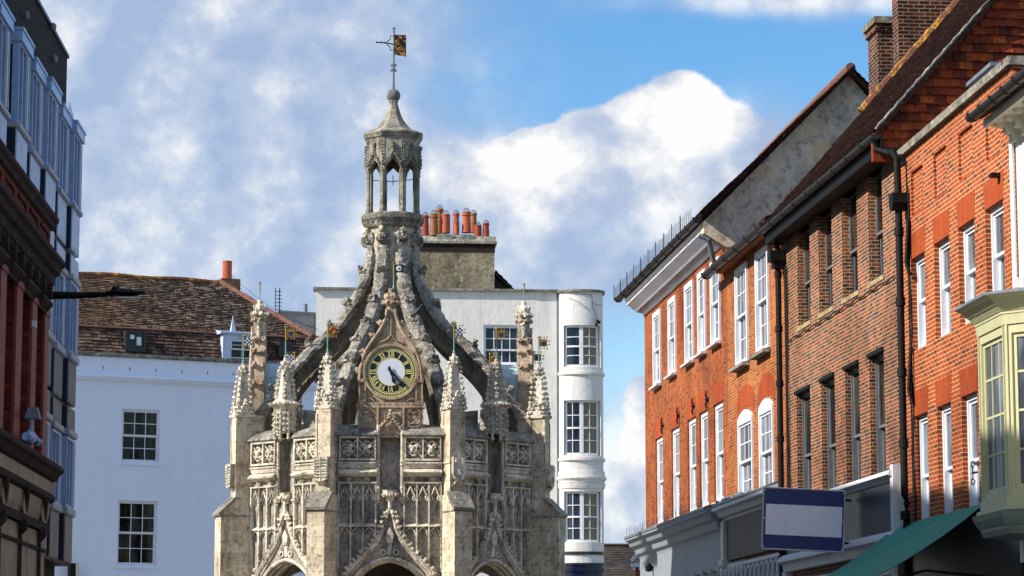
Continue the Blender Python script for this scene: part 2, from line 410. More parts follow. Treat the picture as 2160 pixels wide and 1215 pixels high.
HEADS = [(1440, 195, 62, 55, 1.3), (1375, 250, 85, 65, 1.2), (1295, 305, 105, 70, 1.2), (1205, 330, 110, 70, 1.3), (1115, 345, 100, 66, 1.3), (1025, 385, 100, 60, 1.1), (1500, 290, 120, 95, 1.0), (1585, 330, 100, 80, .75), (1290, 395, 300, 85, 1.0), (918, 345, 24, 40, 1.3, -28), (1345, 1000, 60, 170, 1.0), (1350, 850, 30, 50, .9), (1700, -20, 330, 40, .7)]
VEIL = [(150, 250, 600, 520, 1.9), (350, 60, 500, 120, 1.0), (560, 480, 380, 240, 1.3), (1180, 520, 460, 130, 1.4), (1600, 330, 190, 150, .8), (1700, 0, 420, 40, .8), (1300, 1050, 170, 240, 1.0), (980, 470, 220, 130, 1.1), (400, 500, 560, 190, 1.3)]
BRIGHT = [(1430, 190, 120, 85, .6), (1330, 280, 180, 90, .55), (1180, 330, 160, 75, .6), (1060, 375, 110, 60, .55), (300, 430, 330, 90, .42), (290, 515, 220, 55, .4), (620, 390, 130, 70, .25), (380, 30, 300, 80, .3), (915, 350, 40, 50, 1.0), (1340, 1000, 130, 260, .7), (0, 0, 4000, 3000, .22), (1700, 20, 400, 60, .35), (1320, 440, 320, 80, .35), (1560, 330, 120, 90, .3)]
CLOUDCOL = [(0.0, 'aabedf'), (1.0, 'ffffff'), (.42, 'c3d0e7'), (.74, 'e4e9f2')]
# ---------------------------------------------------------------- shared builders
def wall(mb, x0, x1, z0, z1, ops=(), y=0.0, reveal=.14, thick=.35, rc=None):
    """solid wall slab with rectangular openings and real reveals"""
    xs = sorted(set([x0, x1] + [a for o in ops for a in o[:2]])); zs = sorted(set([z0, z1] + [a for o in ops for a in o[2:4]]))
    xs = [a for a in xs if x0 <= a <= x1]; zs = [a for a in zs if z0 <= a <= z1]
    for i in range(len(xs) - 1):
        for j in range(len(zs) - 1):
            cx = (xs[i] + xs[i+1]) / 2; cz = (zs[j] + zs[j+1]) / 2
            if any(o[0] < cx < o[1] and o[2] < cz < o[3] for o in ops): continue
            mb.add([(xs[i], y, zs[j]), (xs[i+1], y, zs[j]), (xs[i+1], y, zs[j+1]), (xs[i], y, zs[j+1])], [(0, 1, 2, 3)])
    for a, b, c, d in [o[:4] for o in ops]:
        e = y + reveal
        mb.add([(a,y,c),(a,e,c),(a,e,d),(a,y,d)], [(0,1,2,3)])
        mb.add([(b,y,c),(b,e,c),(b,e,d),(b,y,d)], [(3,2,1,0)])
        mb.add([(a,y,d),(b,y,d),(b,e,d),(a,e,d)], [(3,2,1,0)])
        mb.add([(a,y,c),(b,y,c),(b,e,c),(a,e,c)], [(0,1,2,3)])
    t = y + thick
    mb.add([(x0,y,z0),(x0,t,z0),(x0,t,z1),(x0,y,z1)], [(0,1,2,3)])
    mb.add([(x1,y,z0),(x1,t,z0),(x1,t,z1),(x1,y,z1)], [(3,2,1,0)])
    mb.add([(x0,y,z1),(x1,y,z1),(x1,t,z1),(x0,t,z1)], [(0,1,2,3)])
    mb.add([(x0,t,z0),(x1,t,z0),(x1,t,z1),(x0,t,z1)], [(3,2,1,0)])

def sash(parent, x0, x1, z0, z1, y, cols=2, rows=(2, 2), fm='wp', gm='g1', fw=.055, bar=.018, mid=.5, sill=None, sillm='whfas', arch=0.0, curtain=None, box=0.0, label=None):
    """vertical sliding sash: outer box frame, upper sash proud, lower sash set back, glazing bars, pane, sill"""
    f = MB(); d = .05
    if box > 0:  # visible box frame
        f.box(x0, x0+box, y-.03, y+.1, z0, z1); f.box(x1-box, x1, y-.03, y+.1, z0, z1); f.box(x0+box, x1-box, y-.03, y+.1, z1-box*1.3, z1); f.box(x0+box, x1-box, y-.03, y+.1, z0, z0+box*.7)
        a, b, c, e = x0+box, x1-box, z0+box*.7, z1-box*1.3
    else: a, b, c, e = x0, x1, z0, z1
    zm = c + (e - c) * mid
    def leaf(u0, u1, w0, w1, yy, n, m):
        f.box(u0, u0+fw, yy, yy+d, w0, w1); f.box(u1-fw, u1, yy, yy+d, w0, w1)
        f.box(u0+fw, u1-fw, yy, yy+d, w0, w0+fw); f.box(u0+fw, u1-fw, yy, yy+d, w1-fw, w1)
        for i in range(1, n):
            u = u0+fw + (u1-u0-2*fw) * i / n; f.box(u-bar/2, u+bar/2, yy+.006, yy+d-.01, w0+fw, w1-fw)
        for j in range(1, m):
            w = w0+fw + (w1-w0-2*fw) * j / m; f.box(u0+fw, u1-fw, yy+.009, yy+d-.012, w-bar/2, w+bar/2)
    leaf(a, b, zm-.015, e, y, cols, rows[0]); leaf(a, b, c, zm+.02, y+.055, cols, rows[1])
    if arch > 0:
        pts = [(x0, z1)] + [(x0 + (x1-x0) * k / 10, z1 + arch * sin(pi * k / 10) ** .8) for k in range(1, 10)] + [(x1, z1)]
        f.ext(pts, y-.035, y+.08)
    w = f.obj('window', M[fm], parent)
    if label: w['label'] = label
    g = MB(); g.box(a+fw*.5, b-fw*.5, y+.022, y+.03, zm, e-fw*.5); g.box(a+fw*.5, b-fw*.5, y+.078, y+.086, c+fw*.5, zm); g.obj('pane', M[gm], w)
    if curtain:
        q = MB()
        for cx0, cx1 in curtain:
            xa = a + (b-a) * cx0; xb = a + (b-a) * cx1; n = 9
            for i in range(n):
                q.box(xa + (xb-xa)*i/n, xa + (xb-xa)*(i+.8)/n, y+.018, y+.0215 - .001*(i % 2), c+fw, e-fw)
        q.obj('curtain', M['curt'], w)
    if sill:
        q = MB(); q.extx([(y, z0+.0), (y-sill[0]-.14, z0-.03), (y-sill[0]-.14, z0-sill[1]), (y, z0-sill[1])], x0-sill[2], x1+sill[2]); q.obj('sill', M[sillm], w)
    return w

def row(fr, L, pyoff=0.0, off=0.0):
    """window pixel boxes (xl, xr, ytop_at_left, ybottom_at_left) -> local boxes sharing one head and sill height"""
    zt = [fr.loc(a, c, off)[1] for a, b, c, d in L]; zb = [fr.loc(a, d, off)[1] for a, b, c, d in L]
    zt = sum(zt)/len(zt); zb = sum(zb)/len(zb)
    return [(fr.loc(a, (c+d)/2, off)[0], fr.loc(b, (c+d)/2, off)[0], zb, zt) for a, b, c, d in L]

def tiles(mb, O, U, V, w, h, tw=.17, th=.11, inside=None, lift=.018, thick=.014, jit=.006, curve=0.0, matf=None):
    """individual plain tiles over a slope: O origin, U unit along the eaves, V unit up the slope"""
    O = Vector(O); U = Vector(U).normalized(); V = Vector(V).normalized(); N = U.cross(V).normalized()
    nr = int(h / th) + 1; nc = int(w / tw) + 2
    for r in range(nr):
        for c in range(nc):
            u0 = (c - .5 * (r % 2)) * tw; v0 = r * th
            if inside and not inside(u0 + tw/2, v0 + th/2): continue
            j = rr(-jit, jit); g = .003; k = rr(-.004, .004)
            a0 = lift + rr(0, .01); sag = .012 * sin(u0 * 1.7 + r * .35) * .5
            P = lambda u, v, n: O + U*u + V*v + N*(n + sag)
            L = th * 1.12
            vs = [P(u0+g, v0+j, a0), P(u0+tw-g, v0+j+k, a0+k), P(u0+tw-g, v0+j+L, .002), P(u0+g, v0+j+L, .002),
                  P(u0+g, v0+j, a0-thick), P(u0+tw-g, v0+j+k, a0-thick+k)]
            if matf: mb.cur = matf(u0, v0)
            uv = (R() * 40, R() * 40)
            mb.add(vs, [(0,1,2,3), (4,5,1,0), (0,3,4), (1,5,2)], uvc=uv)
    mb.cur = 0

def slab(mb, pts, t=.05):
    """thick polygon; pts counter-clockwise seen from outside"""
    pts = [Vector(p) for p in pts]; n = (pts[1]-pts[0]).cross(pts[2]-pts[0]).normalized(); k = len(pts)
    mb.add([p for p in pts] + [p - n*t for p in pts], [tuple(range(k)), tuple(range(2*k-1, k-1, -1))] + [(i, i+k, (i+1) % k + k, (i+1) % k) for i in range(k)])

def pot(parent, x, y, z, h, r, m, dome=True, kind=0):
    q = MB()
    if kind == 0: prof = [(r*.98, z), (r*.9, z+h*.45), (r*.95, z+h*.47), (r*.95, z+h*.52), (r*.86, z+h*.54), (r*.82, z+h*.88), (r*1.0, z+h*.9), (r*1.0, z+h*.97), (r*.9, z+h), (r*.7, z+h), (r*.7, z+h*.8)]
    elif kind == 1: prof = [(r*1.05, z), (r, z+h*.1), (r*.85, z+h*.8), (r*1.05, z+h*.84), (r*1.05, z+h*.88), (r*.9, z+h*.9), (r*.98, z+h), (r*.7, z+h), (r*.7, z+h*.8)]
    else: prof = [(r, z), (r*.98, z+h*.9), (r*1.03, z+h*.93), (r*1.03, z+h), (r*.75, z+h), (r*.75, z+h*.8)]
    q.lathe(prof, (x, y), 16)
    if dome:
        q.cur = 1
        for a in range(4):
            t = a * pi / 4
            q.tube([(x + cos(t)*r*.8*cos(b), y + sin(t)*r*.8*cos(b), z+h+r*1.0*sin(b)) for b in [pi*k/8 for k in range(9)]], .006, 4)
        for b in (.3, .8): q.tube([(x + cos(k*pi/6)*r*.8*cos(b), y + sin(k*pi/6)*r*.8*cos(b), z+h+r*sin(b)) for k in range(12)], .005, 4, True)
    return q.obj('chimney_pot', [m, M['lead']], parent, False)

def gutter(mb, x0, x1, y, z, r=.065, brk=.9):
    pts = [(r*cos(a), r*sin(a)) for a in [pi + pi*k/8 for k in range(9)]]
    pr = [(y+p, z+q) for p, q in pts] + [(y+r-.012, z), (y-r+.012, z)]
    mb.extx(pr, x0, x1)
    n = int((x1-x0)/brk)
    for i in range(n+1):
        x = x0 + .1 + i*brk; p2 = [(y+p*1.16, z+q*1.16) for p, q in pts]
        mb.extx(p2 + [(y+r*1.16, z+.012), (y-r*1.16, z+.012)], x, x+.05)

# ---------------------------------------------------------------- frames
v1 = ray(505, HOR); A1 = atan2(v1.y, v1.x) - pi     # local x towards the camera
P = atY(1365, HOR, 62.0); F1 = Fr((P.x, P.y), A1)
F2 = F1.sub(1534, 700)
F3o = F1.sub(1655, 700); v3 = ray(480, HOR); F3 = Fr(F3o.O, atan2(v3.y, v3.x) - pi)
F4o = F3.sub(1905, 600); v4 = ray(590, HOR); F4 = Fr(F4o.O, atan2(v4.y, v4.x) - pi)
F5 = F4.sub(2143, 400)
vl = ray(860, HOR); P = atY(171, HOR, 55.0); FL = Fr((P.x, P.y), atan2(vl.y, vl.x))
v6 = ray(835, HOR); PB = FL.w(FL.loc(91, 1100, -.4)[0], -.4); FB = Fr(PB, atan2(v6.y, v6.x))
P = atY(165, HOR, 88.0); FW = Fr((P.x, P.y), radians(24))
P = atY(658, HOR, 92.0); FM = Fr((P.x, P.y), radians(4))

# ================================================================ RIGHT: orange brick house with the white cove
h1 = thing('brick_house', 'orange brick house with deep white coved cornice, farthest of the right-hand row', 'house', F1)
s1 = F1.loc(1534, 700)[0]
U1 = row(F1, [(1380,1395,662,813),(1412,1427,632,795),(1447,1464,606,772),(1474.5,1490,581,752),(1501.5,1520.6,553,731)])
L1 = row(F1, [(1383,1399,923,1104),(1416.7,1433.7,908.6,1094),(1451,1468.6,890.5,1082),(1476,1494,871.7,1070),(1506,1526,854.7,1063)])
zc1 = F1.loc(1358, 668)[1]
zf1 = F1.loc(1366, 1122)[1]
mb = MB(); wall(mb, 0, s1, 0, zc1 + .35, U1 + L1, reveal=.12, thick=.4)
mb.add([(0,.4,0),(0,5.2,0),(0,5.2,zc1+.3),(0,.4,zc1+.3)], [(0,1,2,3)])
mb.obj('wall', M['ob'], h1)
for o in U1: sash(h1, o[0], o[1], o[2], o[3], -.01, 2, (2, 2), gm='g3', box=.09, fw=.04, sill=(-.02, .07, .05))
for o in L1: sash(h1, o[0], o[1], o[2], o[3], .07, 2, (2, 2), gm='g3', box=.07, fw=.045, sill=(0, .06, .0))
for o in L1: mb = MB(); mb.box(o[0]-.04, o[1]+.04, -.006, .01, o[3], o[3]+.42); mb.obj('flat_arch', M['rub'], h1)
ze1 = F1.loc(1331, 631, -.42)[1]
pr = [(0, zc1), (-.03, zc1), (-.05, zc1+.05), (-.06, zc1+.3), (-.1, zc1+.5), (-.2, ze1-.2), (-.36, ze1-.06), (-.42, ze1-.04), (-.42, ze1+.03), (-.46, ze1+.06), (-.46, ze1+.1), (0, ze1+.1)]
mb = MB(); mb.extx(pr, -.02, s1 - .02)
for i in range(len(pr)-1):  # returned end of the cove
    pass
n = len(pr); prL = [(-(-y), z) for y, z in pr]
mb.add([(-.02, y, z) for y, z in pr[1:-1]] + [(-.02 + y, 0, z) for y, z in pr[1:-1]], [(i, i+1, i+1+n-2, i+n-2) for i in range(n-3)])
mb.add([(-.02, 0, z) for y, z in pr[1:-1]] + [(-.02 + y, 0, z) for y, z in pr[1:-1]] + [(-.02 + y, 3, z) for y, z in pr[1:-1]], [(i+n-2, i+1+n-2, i+1+2*(n-2), i+2*(n-2)) for i in range(n-3)])
mb.add([(-.02 + y, y, z) for y, z in [pr[-2]]] , [])
mb.obj('coved_cornice', M['cove'], h1)
gz1 = ze1 + .13
mb = MB(); gutter(mb, -.5, s1 + .02, -.55, gz1 + .05, .09, 1.0)
g = mb.obj('gutter', M['gut'], h1)
mb = MB()
for i in range(48):
    x = -.48 + (s1 + .4) * i / 48; mb.box(x, x+.006, -.65, -.644, gz1+.02, gz1 + .27 + .05 * (i % 3 == 0))
for k in range(4): mb.box(-.48, s1-.1, -.648, -.644, gz1+.1+k*.055, gz1+.104+k*.055)
for i in range(10): mb.box(-.48 + s1*i/10, -.465 + s1*i/10, -.655, -.64, gz1, gz1+.36)
mb.obj('bird_netting', M['gut'], g)
# roof
yA, zA = F1.side(1790, 150, s1)
yA = max(yA, 1.8)
sl = Vector((0, yA + .55, zA - gz1 - .1)); Ls = sl.length; Vr = sl.normalized()
mb = MB()
hipx = 2.2
tiles(mb, (-.5, -.55, gz1 + .1), (1, 0, 0), Vr, s1 + .72, Ls, .2, .12, inside=lambda u, v: u > v / Ls * hipx - .1)
slab(mb, [(-.5, -.55, gz1+.09), (s1+.2, -.55, gz1+.09), (s1+.2, yA, zA), (hipx-.5, yA, zA)], .06)
yB = 2 * yA + .55
slab(mb, [(hipx-.5, yA, zA), (s1+.2, yA, zA), (s1+.2, yB, gz1+.09), (-.5, yB, gz1+.09)], .06)
slab(mb, [(-.5, -.55, gz1+.09), (hipx-.5, yA, zA), (-.5, yB, gz1+.09)], .06)
# verge tiles edge-on, and those of the far slope
nv = int(Ls / .12)
for i in range(nv + 1):
    p = Vector((s1 + .2, -.55, gz1+.1)) + Vr * (i * .12); mb.M = None
    q = rr(-.012, .012)
    mb.add([p + Vector((-.1, 0, .0)), p + Vector((.03+q, 0, .0)), p + Vector((.03+q, 0, .03)) , p + Vector((-.1, 0, .03)), p + Vr*.14 + Vector((-.1, 0, 0)), p + Vr*.14 + Vector((.03+q, 0, 0))],
           [(0,1,2,3), (3,2,5,4), (1,5,2)], uvc=(R()*9, R()*9))
Vb = Vector((0, yB - yA, gz1 - zA)).normalized()
for i in range(16):
    p = Vector((s1 + .2, yA, zA+.0)) + Vb * (i * .12)
    mb.add([p + Vector((-.15, 0, .04)), p + Vector((.04, 0, .04)), p + Vb*.15 + Vector((.04, 0, .075)), p + Vb*.15 + Vector((-.15, 0, .075)), p + Vb*.15 + Vector((.04, 0, .03)), p + Vb*.15 + Vector((-.15, 0, .03))],
           [(0,1,2,3), (3,2,4,5), (1,4,2)], uvc=(R()*9, R()*9))
mb.obj('roof', M['t_br'], h1)
mb = MB(); mb.tube([(hipx-.5, yA, zA+.03), (s1+.2, yA, zA+.03)], .1, 8); mb.obj('ridge', M['ridge'], h1)
mb = MB(); g0 = gz1 - .0
mb.add([(s1, .0, 0), (s1, yB-.4, 0), (s1, yB-.4, g0), (s1, yA, zA-.07), (s1, -.45, g0)][0:0], [])
mb.extx([(.42, 4.0), (yB-.5, 4.0), (yB-.5, g0), (yA, zA-.08), (-.44, g0-.02), (-.44, g0-.25), (.0, zc1-.1), (.42, zc1-.1)], s1-.3, s1 + .012)
mb.obj('gable_wall', M['gable'], h1)
# rain pipe at the junction, wall ties, vents
mb = MB()
a = F1.loc(1528, 482, -.3); b = F1.loc(1513, 542, -.35)
mb.tube([(s1-.12, -.5, a[1]+.12), (s1-.1, -.33, a[1]+.05), (s1-.25, -.22, a[1]-.3), (s1-.32, -.16, b[1])], .05, 10); mb.obj('rain_pipe', M['lead'], h1)
for px, py in ((1400.4, 898), (1433.8, 877), (1466, 857), (1495, 843)):
    s, z = F1.loc(px, py)
    mb = MB(); mb.tube([(s, -.05, z+.17), (s-.03, -.06, z+.1), (s, -.03, z), (s-.03, -.06, z-.1), (s, -.05, z-.17)], .022, 6); mb.lathe([(.03, z-.02), (.05, z), (.03, z+.02)], (s, -.04), 8); mb.obj('wall_tie', M['blk'], h1)
s, z = F1.loc(1436, 675)
mb = MB(); w_ = .26; mb.box(s-.02, s+w_, -.012, .004, z-.45, z+.45); mb.obj('blocked_slot', M['rub'], h1)
# shopfront entablature
zs = zf1; zb = F1.loc(1366, 1215)[1] - 2.2
mb = MB()
pr = [(.0, zs+.02), (-.42, zs-.1), (-.45, zs-.14), (-.45, zs-.2), (-.38, zs-.22), (-.33, zs-.33), (-.24, zs-.36), (-.2, zs-.5), (-.12, zs-.55), (-.1, zs-.62), (-.1, zs-1.15), (-.14, zs-1.2), (-.14, zs-1.28), (-.05, zs-1.3), (-.05, zs-1.42), (0, zs-1.42)]
mb.extx(pr, -.3, s1 - .1); sh = mb.obj('shop_fascia', M['greyfas'], h1)
mb = MB(); mb.extx([(.0, zs+.05), (-.43, zs-.075), (-.47, zs-.1), (-.47, zs-.15), (-.455, zs-.15), (-.445, zs-.1), (0, zs+.022)], -.33, s1-.1)
for i in range(75):
    x = -.25 + i * (s1-.2) / 75; yy = rr(-.45, -.3); mb.tube([(x, yy, zs-.1), (x + rr(-.03, .03), yy + rr(-.04, .04), zs + rr(.06, .14))], .004, 3)
mb.obj('lead_flashing', M['lead'], sh)
for k in range(12):
    x = .2 + k * (s1-.5) / 11; mb = MB(); mb.box(x, x+.08, -.2, -.142, zs-1.36, zs-1.24); mb.obj('dentil', M['crm'], sh)
mb = MB(); s, z = F1.loc(1368, 1197, -.2); mb.lathe([(.02, z-.1), (.08, z-.08), (.09, z+.02), (.05, z+.08), (.01, z+.1)], (s+.05, -.2), 10); mb.box(s+.02, s+.08, -.2, -.1, z-.02, z+.02); mb.obj('wall_lamp', M['blk'], h1)
mb = MB(); wall(mb, .0, s1-.05, 0, zs-1.42, [(.5, s1/2-.3, .6, zs-1.7), (s1/2+.3, s1-.6, .6, zs-1.7)], y=-.04, reveal=.12, thick=.04); mb.obj('shopfront', M['greyfas'], h1)
mb = MB(); mb.box(.5, s1-.6, .07, .075, .6, zs-1.7); mb.obj('shop_glass', M['g1'], h1)

# ================================================================ narrow orange house
h2 = thing('narrow_brick_house', 'narrow orange brick house with two arched white windows above a brown shop fascia', 'house', F2)
s2 = F2.loc(1655, 700)[0]
U2 = row(F2, [(1554,1579,561.5,775),(1597,1623.6,535,751)]); L2 = row(F2, [(1560,1590,886,1066),(1604.5,1633.6,870,1046)])
zg2 = F2.loc(1510, 566, -.3)[1]
mb = MB(); wall(mb, .0, s2, 0, zg2 - .02, U2 + L2, reveal=.12, thick=.4); mb.obj('wall', M['ob2'], h2)
for o in U2: sash(h2, o[0], o[1], o[2], o[3], -.01, 3, (2, 2), gm='g3', box=.09, fw=.045, bar=.02, sill=(0, .09, .06), sillm='cope')
for o in L2: sash(h2, o[0], o[1], o[2], o[3], -.005, 3, (2, 2), gm='g3', box=.07, fw=.045, bar=.022, arch=.16, sill=(0, .08, .03), sillm='whfas')
for o in L2:
    mb = MB(); c = (o[0]+o[1])/2; w = (o[1]-o[0])/2
    mb.ext([(c + (w+.02)*cos(t), o[3] + .05 + .16*sin(t)) for t in [pi*k/12 for k in range(13)]] + [(c + (w+.16)*cos(t), o[3] + .12 + .5*sin(t)**.6) for t in [pi*k/12 for k in range(12, -1, -1)]], -.008, .004)
    mb.obj('brick_arch', M['rub'], h2)
mb = MB(); gutter(mb, -.62, s2 - .12, -.3, zg2 + .05, .1, 1.1); mb.obj('gutter', M['gut'], h2)
mb = MB()
for k in range(int(s2 / .13)): mb.box(k*.13, k*.13+.065, -.06, -.001, zg2 - .12, zg2 - .02)
mb.box(-.05, s2-.1, -.2, 0, zg2-.02, zg2+.01); mb.obj('dentil_course', M['ob2'], h2)
mb = MB(); zz = zg2 + .12
V2 = Vector((0, 1, .32)); tiles(mb, (.02, -.3, zz), (1, 0, 0), V2, s2 - .15, 2.5, .2, .12); slab(mb, [(.02, -.3, zz), (s2-.15, -.3, zz), (s2-.15, 3, zz+1.05), (.02, 3, zz+1.05)], .08)
mb.obj('roof', M['t_br'], h2)
# rainwater pipe between the narrow and the brown house
mb = MB(); sp = F2.loc(1647, 800, -.1)[0]; zh = F2.loc(1640, 545, -.1)[1]
mb.tube([(sp-.25, -.3, zh+.55), (sp-.25, -.26, zh+.38), (sp, -.14, zh+.3), (sp, -.12, zh+.1)], .05, 10)
mb.box(sp-.14, sp+.14, -.28, -.02, zh-.08, zh+.1); mb.extz([(sp-.1, -.22), (sp+.1, -.22), (sp+.1, -.02), (sp-.1, -.02)], zh-.08, zh-.2, 1.0)
mb.tube([(sp, -.12, zh-.1), (sp, -.12, 1.0)], .052, 10)
for k in range(9): mb.lathe([(.066, zh-.35-k*.95), (.066, zh-.25-k*.95)], (sp, -.12), 10)
mb.obj('rain_pipe', M['blk'], h2)
mb = MB()
for dx, r_ in ((.2, .018), (.27, .012)): mb.tube([(sp+dx, -.03 + .01*sin(k), zh - .2 - k*.5) for k in range(15)], r_, 5)
mb.obj('cable', M['blk'], h2)
zs = F2.loc(1520, 1075, -.2)[1] + .05
mb = MB()
pr = [(0, zs+.12), (-.3, zs+.02), (-.34, zs-.02), (-.34, zs-.08), (-.25, zs-.12), (-.2, zs-.2), (-.12, zs-.22), (-.1, zs-.26), (0, zs-.26)]
mb.extx(pr, -.1, s2-.2); sh = mb.obj('shop_cornice', M['whfas'], h2)
mb = MB(); mb.extx([(0, zs+.17), (-.31, zs+.05), (-.35, zs+.02), (-.345, zs-.01), (-.3, zs+.025), (0, zs+.125)], -.1, s2-.2)
for k in range(14): mb.blob((k*.2, rr(-.25, -.1), zs+.1), rr(.03, .06), .3)
mb.obj('lead_flashing', M['lead'], sh)
mb = MB(); mb.box(.2, s2-.22, -.09, -.02, zs-1.02, zs-.262); mb.obj('name_board', M['brnfas'], h2)
mb = MB(); mb.box(-.12, .2, -.16, -.01, 0, zs-.262); mb.box(-.16, .24, -.2, -.0, zs-1.12, zs-1.0)
for k in range(6): mb.box(-.15 + .02*k, .22 - .02*k, -.19+.01*k, -.0, zs-1.12-.1*k, zs-1.06-.1*k)
mb.obj('pilaster', M['crm'], h2)
mb = MB(); x = .3
while x < s2 - .5:   # arched glazing heads under the name board
    n = 8; a = [(x + .21 - .19*cos(pi*k/n), zs-1.55 + .33*sin(pi*k/n)) for k in range(n+1)]
    mb.ext([(x, zs-1.12), (x, zs-1.55)] + a[1:-1] + [(x+.42, zs-1.55), (x+.42, zs-1.12)][0:2], -.06, .0) if False else None
    for k in range(n): mb.add([(a[k][0], -.06, a[k][1]), (a[k+1][0], -.06, a[k+1][1]), (a[k+1][0], -.06, zs-1.12), (a[k][0], -.06, zs-1.12)], [(0,1,2,3)])
    mb.box(x-.025, x+.03, -.09, -.0, .7, zs-1.12); x += .42
mb.box(.2, s2-.22, -.1, -.0, zs-1.16, zs-1.1)
mb.obj('arched_glazing', M['whfas'], h2)
mb = MB(); mb.box(.2, s2-.2, .02, .03, .6, zs-1.03); mb.obj('shop_glass', M['g1'], h2)
for k in range(6):
    x = .4 + k*.4; mb = MB(); z = zs-1.2; mb.tube([(x, -.13, zs-1.1), (x, -.2, zs-1.1), (x, -.22, z)], .008, 5); mb.lathe([(.01, z), (.045, z-.03), (.035, z-.13), (.012, z-.17), (.03, z-.2), (.0, z-.22)], (x, -.22), 8); mb.obj('hanging_lantern', M['whfas'], h2)

# ================================================================ brown brick house
h3 = thing('brown_brick_house', 'brown multicoloured brick house with dark recessed windows under a steep tiled roof', 'house', F3)
s3 = F3.loc(1905, 600)[0]
U3 = row(F3, [(1682.8,1708.5,478,688),(1727,1755,440,660),(1776.6,1808,400,632),(1832,1862,360,604)])
L3 = row(F3, [(1682,1710.7,826.5,1062),(1734,1762.6,806,1050),(1784.8,1814.5,781,1040),(1836,1867,752.5,1020)])
OFF3 = -.34
ze3 = F3.loc(1850, 285, OFF3)[1]; xL3 = F3.loc(1607, 479, OFF3)[0]; xR3 = F3.loc(1852, 283, OFF3)[0]
zso = ze3 - .22
U3 = [(a, b, c, zso) for a, b, c, d in U3]
mb = MB(); wall(mb, .03, s3-.02, 0, zso, U3 + L3, reveal=.16, thick=.45)
mb.obj('wall', M['bb'], h3)
for o in U3: sash(h3, o[0], o[1], o[2]+.02, o[3]-.0, .12, 1, (1, 1), fm='gp', gm='g1', fw=.04, mid=.44, sill=(0.0, .1, .06), sillm='sand')
for o in L3: sash(h3, o[0], o[1], o[2]+.0, o[3]-.0, .12, 1, (1, 1), fm='gp', gm='g1', fw=.04, mid=.44, box=.03)
for o in L3: mb = MB(); mb.box(o[0]-.05, o[1], -.035, .1, o[3]-.01, o[3]+.05); mb.obj('window_hood', M['blk'], h3)
mb = MB(); zc = U3[0][2] - .12
pts = [(-.0 + i*s3/40, -.03, zc - .03 + .02*sin(i*1.7)) for i in range(2, 39)]; mb.tube(pts, .011, 5); mb.obj('cable', M['blk'], h3)
mb = MB(); mb.box(xL3+.12, xR3, OFF3+.06, .16, zso, zso+.03); mb.box(xL3+.1, xR3, OFF3+.04, OFF3+.065, zso-.02, ze3-.02)
mb.box(xL3+.1, xL3+.13, OFF3+.06, 1.2, zso-.02, ze3+.0)
mb.obj('soffit_and_fascia', M['blk'], h3)
mb = MB(); gutter(mb, xL3, xR3 - .02, OFF3 - .03, ze3 + .0, .075, .95); mb.obj('gutter', M['gut'], h3)
# roof: left verge, hipped (bonnet) near end hung with orange tiles
O3 = Vector((xL3, OFF3 - .02, ze3 + .06)); pit = radians(48.5)
Vv = Vector((0, cos(pit), sin(pit))); N3 = Vector((1, 0, 0)).cross(Vv)
Wr = xR3 - xL3; Lroof = 6.4
mb = MB(); tiles(mb, O3, (1, 0, 0), Vv, Wr, Lroof, .18, .105, inside=lambda u, v: u < Wr - .02, lift=.03)
E3 = O3 + Vector((Wr, 0, 0)); Rg0 = O3 + Vv * Lroof; Rg1 = E3 + Vv * Lroof
slab(mb, [O3, E3, Rg1, Rg0], .06)
yb_ = 2*Rg0.y - O3.y
slab(mb, [Rg0, Rg1, Vector((E3.x, yb_, O3.z)), Vector((O3.x, yb_, O3.z))], .06)
mb.obj('roof', M['t_br'], h3)
mb = MB(); nv = int(Lroof / .4)
for i in range(nv):
    p = O3 + Vv * (i*.4) ; q = O3 + Vv * (i*.4 + .39)
    if i > 6: mb.tube([p + N3*.03, q + N3*.045], .09, 8)
mb.obj('verge_ridge_tile', M['ridgeo'], h3)
mb = MB(); mb.tube([E3 + (Rg1-E3) * (k/60) + N3 * (.02 + .012*(k % 2)) for k in range(61)], .022, 6); mb.obj('verge_mortar', M['cope'], h3)
mb = MB(); E3b = E3 + Vector((-.16, -.02, -.22)); gh = Lroof * sin(pit)
tp = 1/tan(pit)
def in4(u, v): return tp*v - .1 < u - .0 and v < gh and u < 2*(Rg0.y-O3.y) - tp*v
tiles(mb, E3b, (0, 1, 0), (0, 0, 1), 8.6, gh, .2, .13, inside=in4, lift=.04, thick=.028, jit=.01)
mb.ext([(0,0)]*0 or [(0,0),(0,0),(0,0)], 0, 0) if False else None
mb.cur = 0
_w = yb_-O3.y; _q = [(0, -.2), (_w, -.2), (_w, .2), (_w/2, gh+.16), (0, .2)]
slab(mb, [E3b + Vector((0, y_, z_)) for y_, z_ in _q], .1)
mb.obj('hung_tile_gable', M['t_or'], h3)
mb = MB(); mb.box(s3-.3, s3-.03, .0, 8, 0, zso); mb.obj('end_wall', M['bb'], h3)
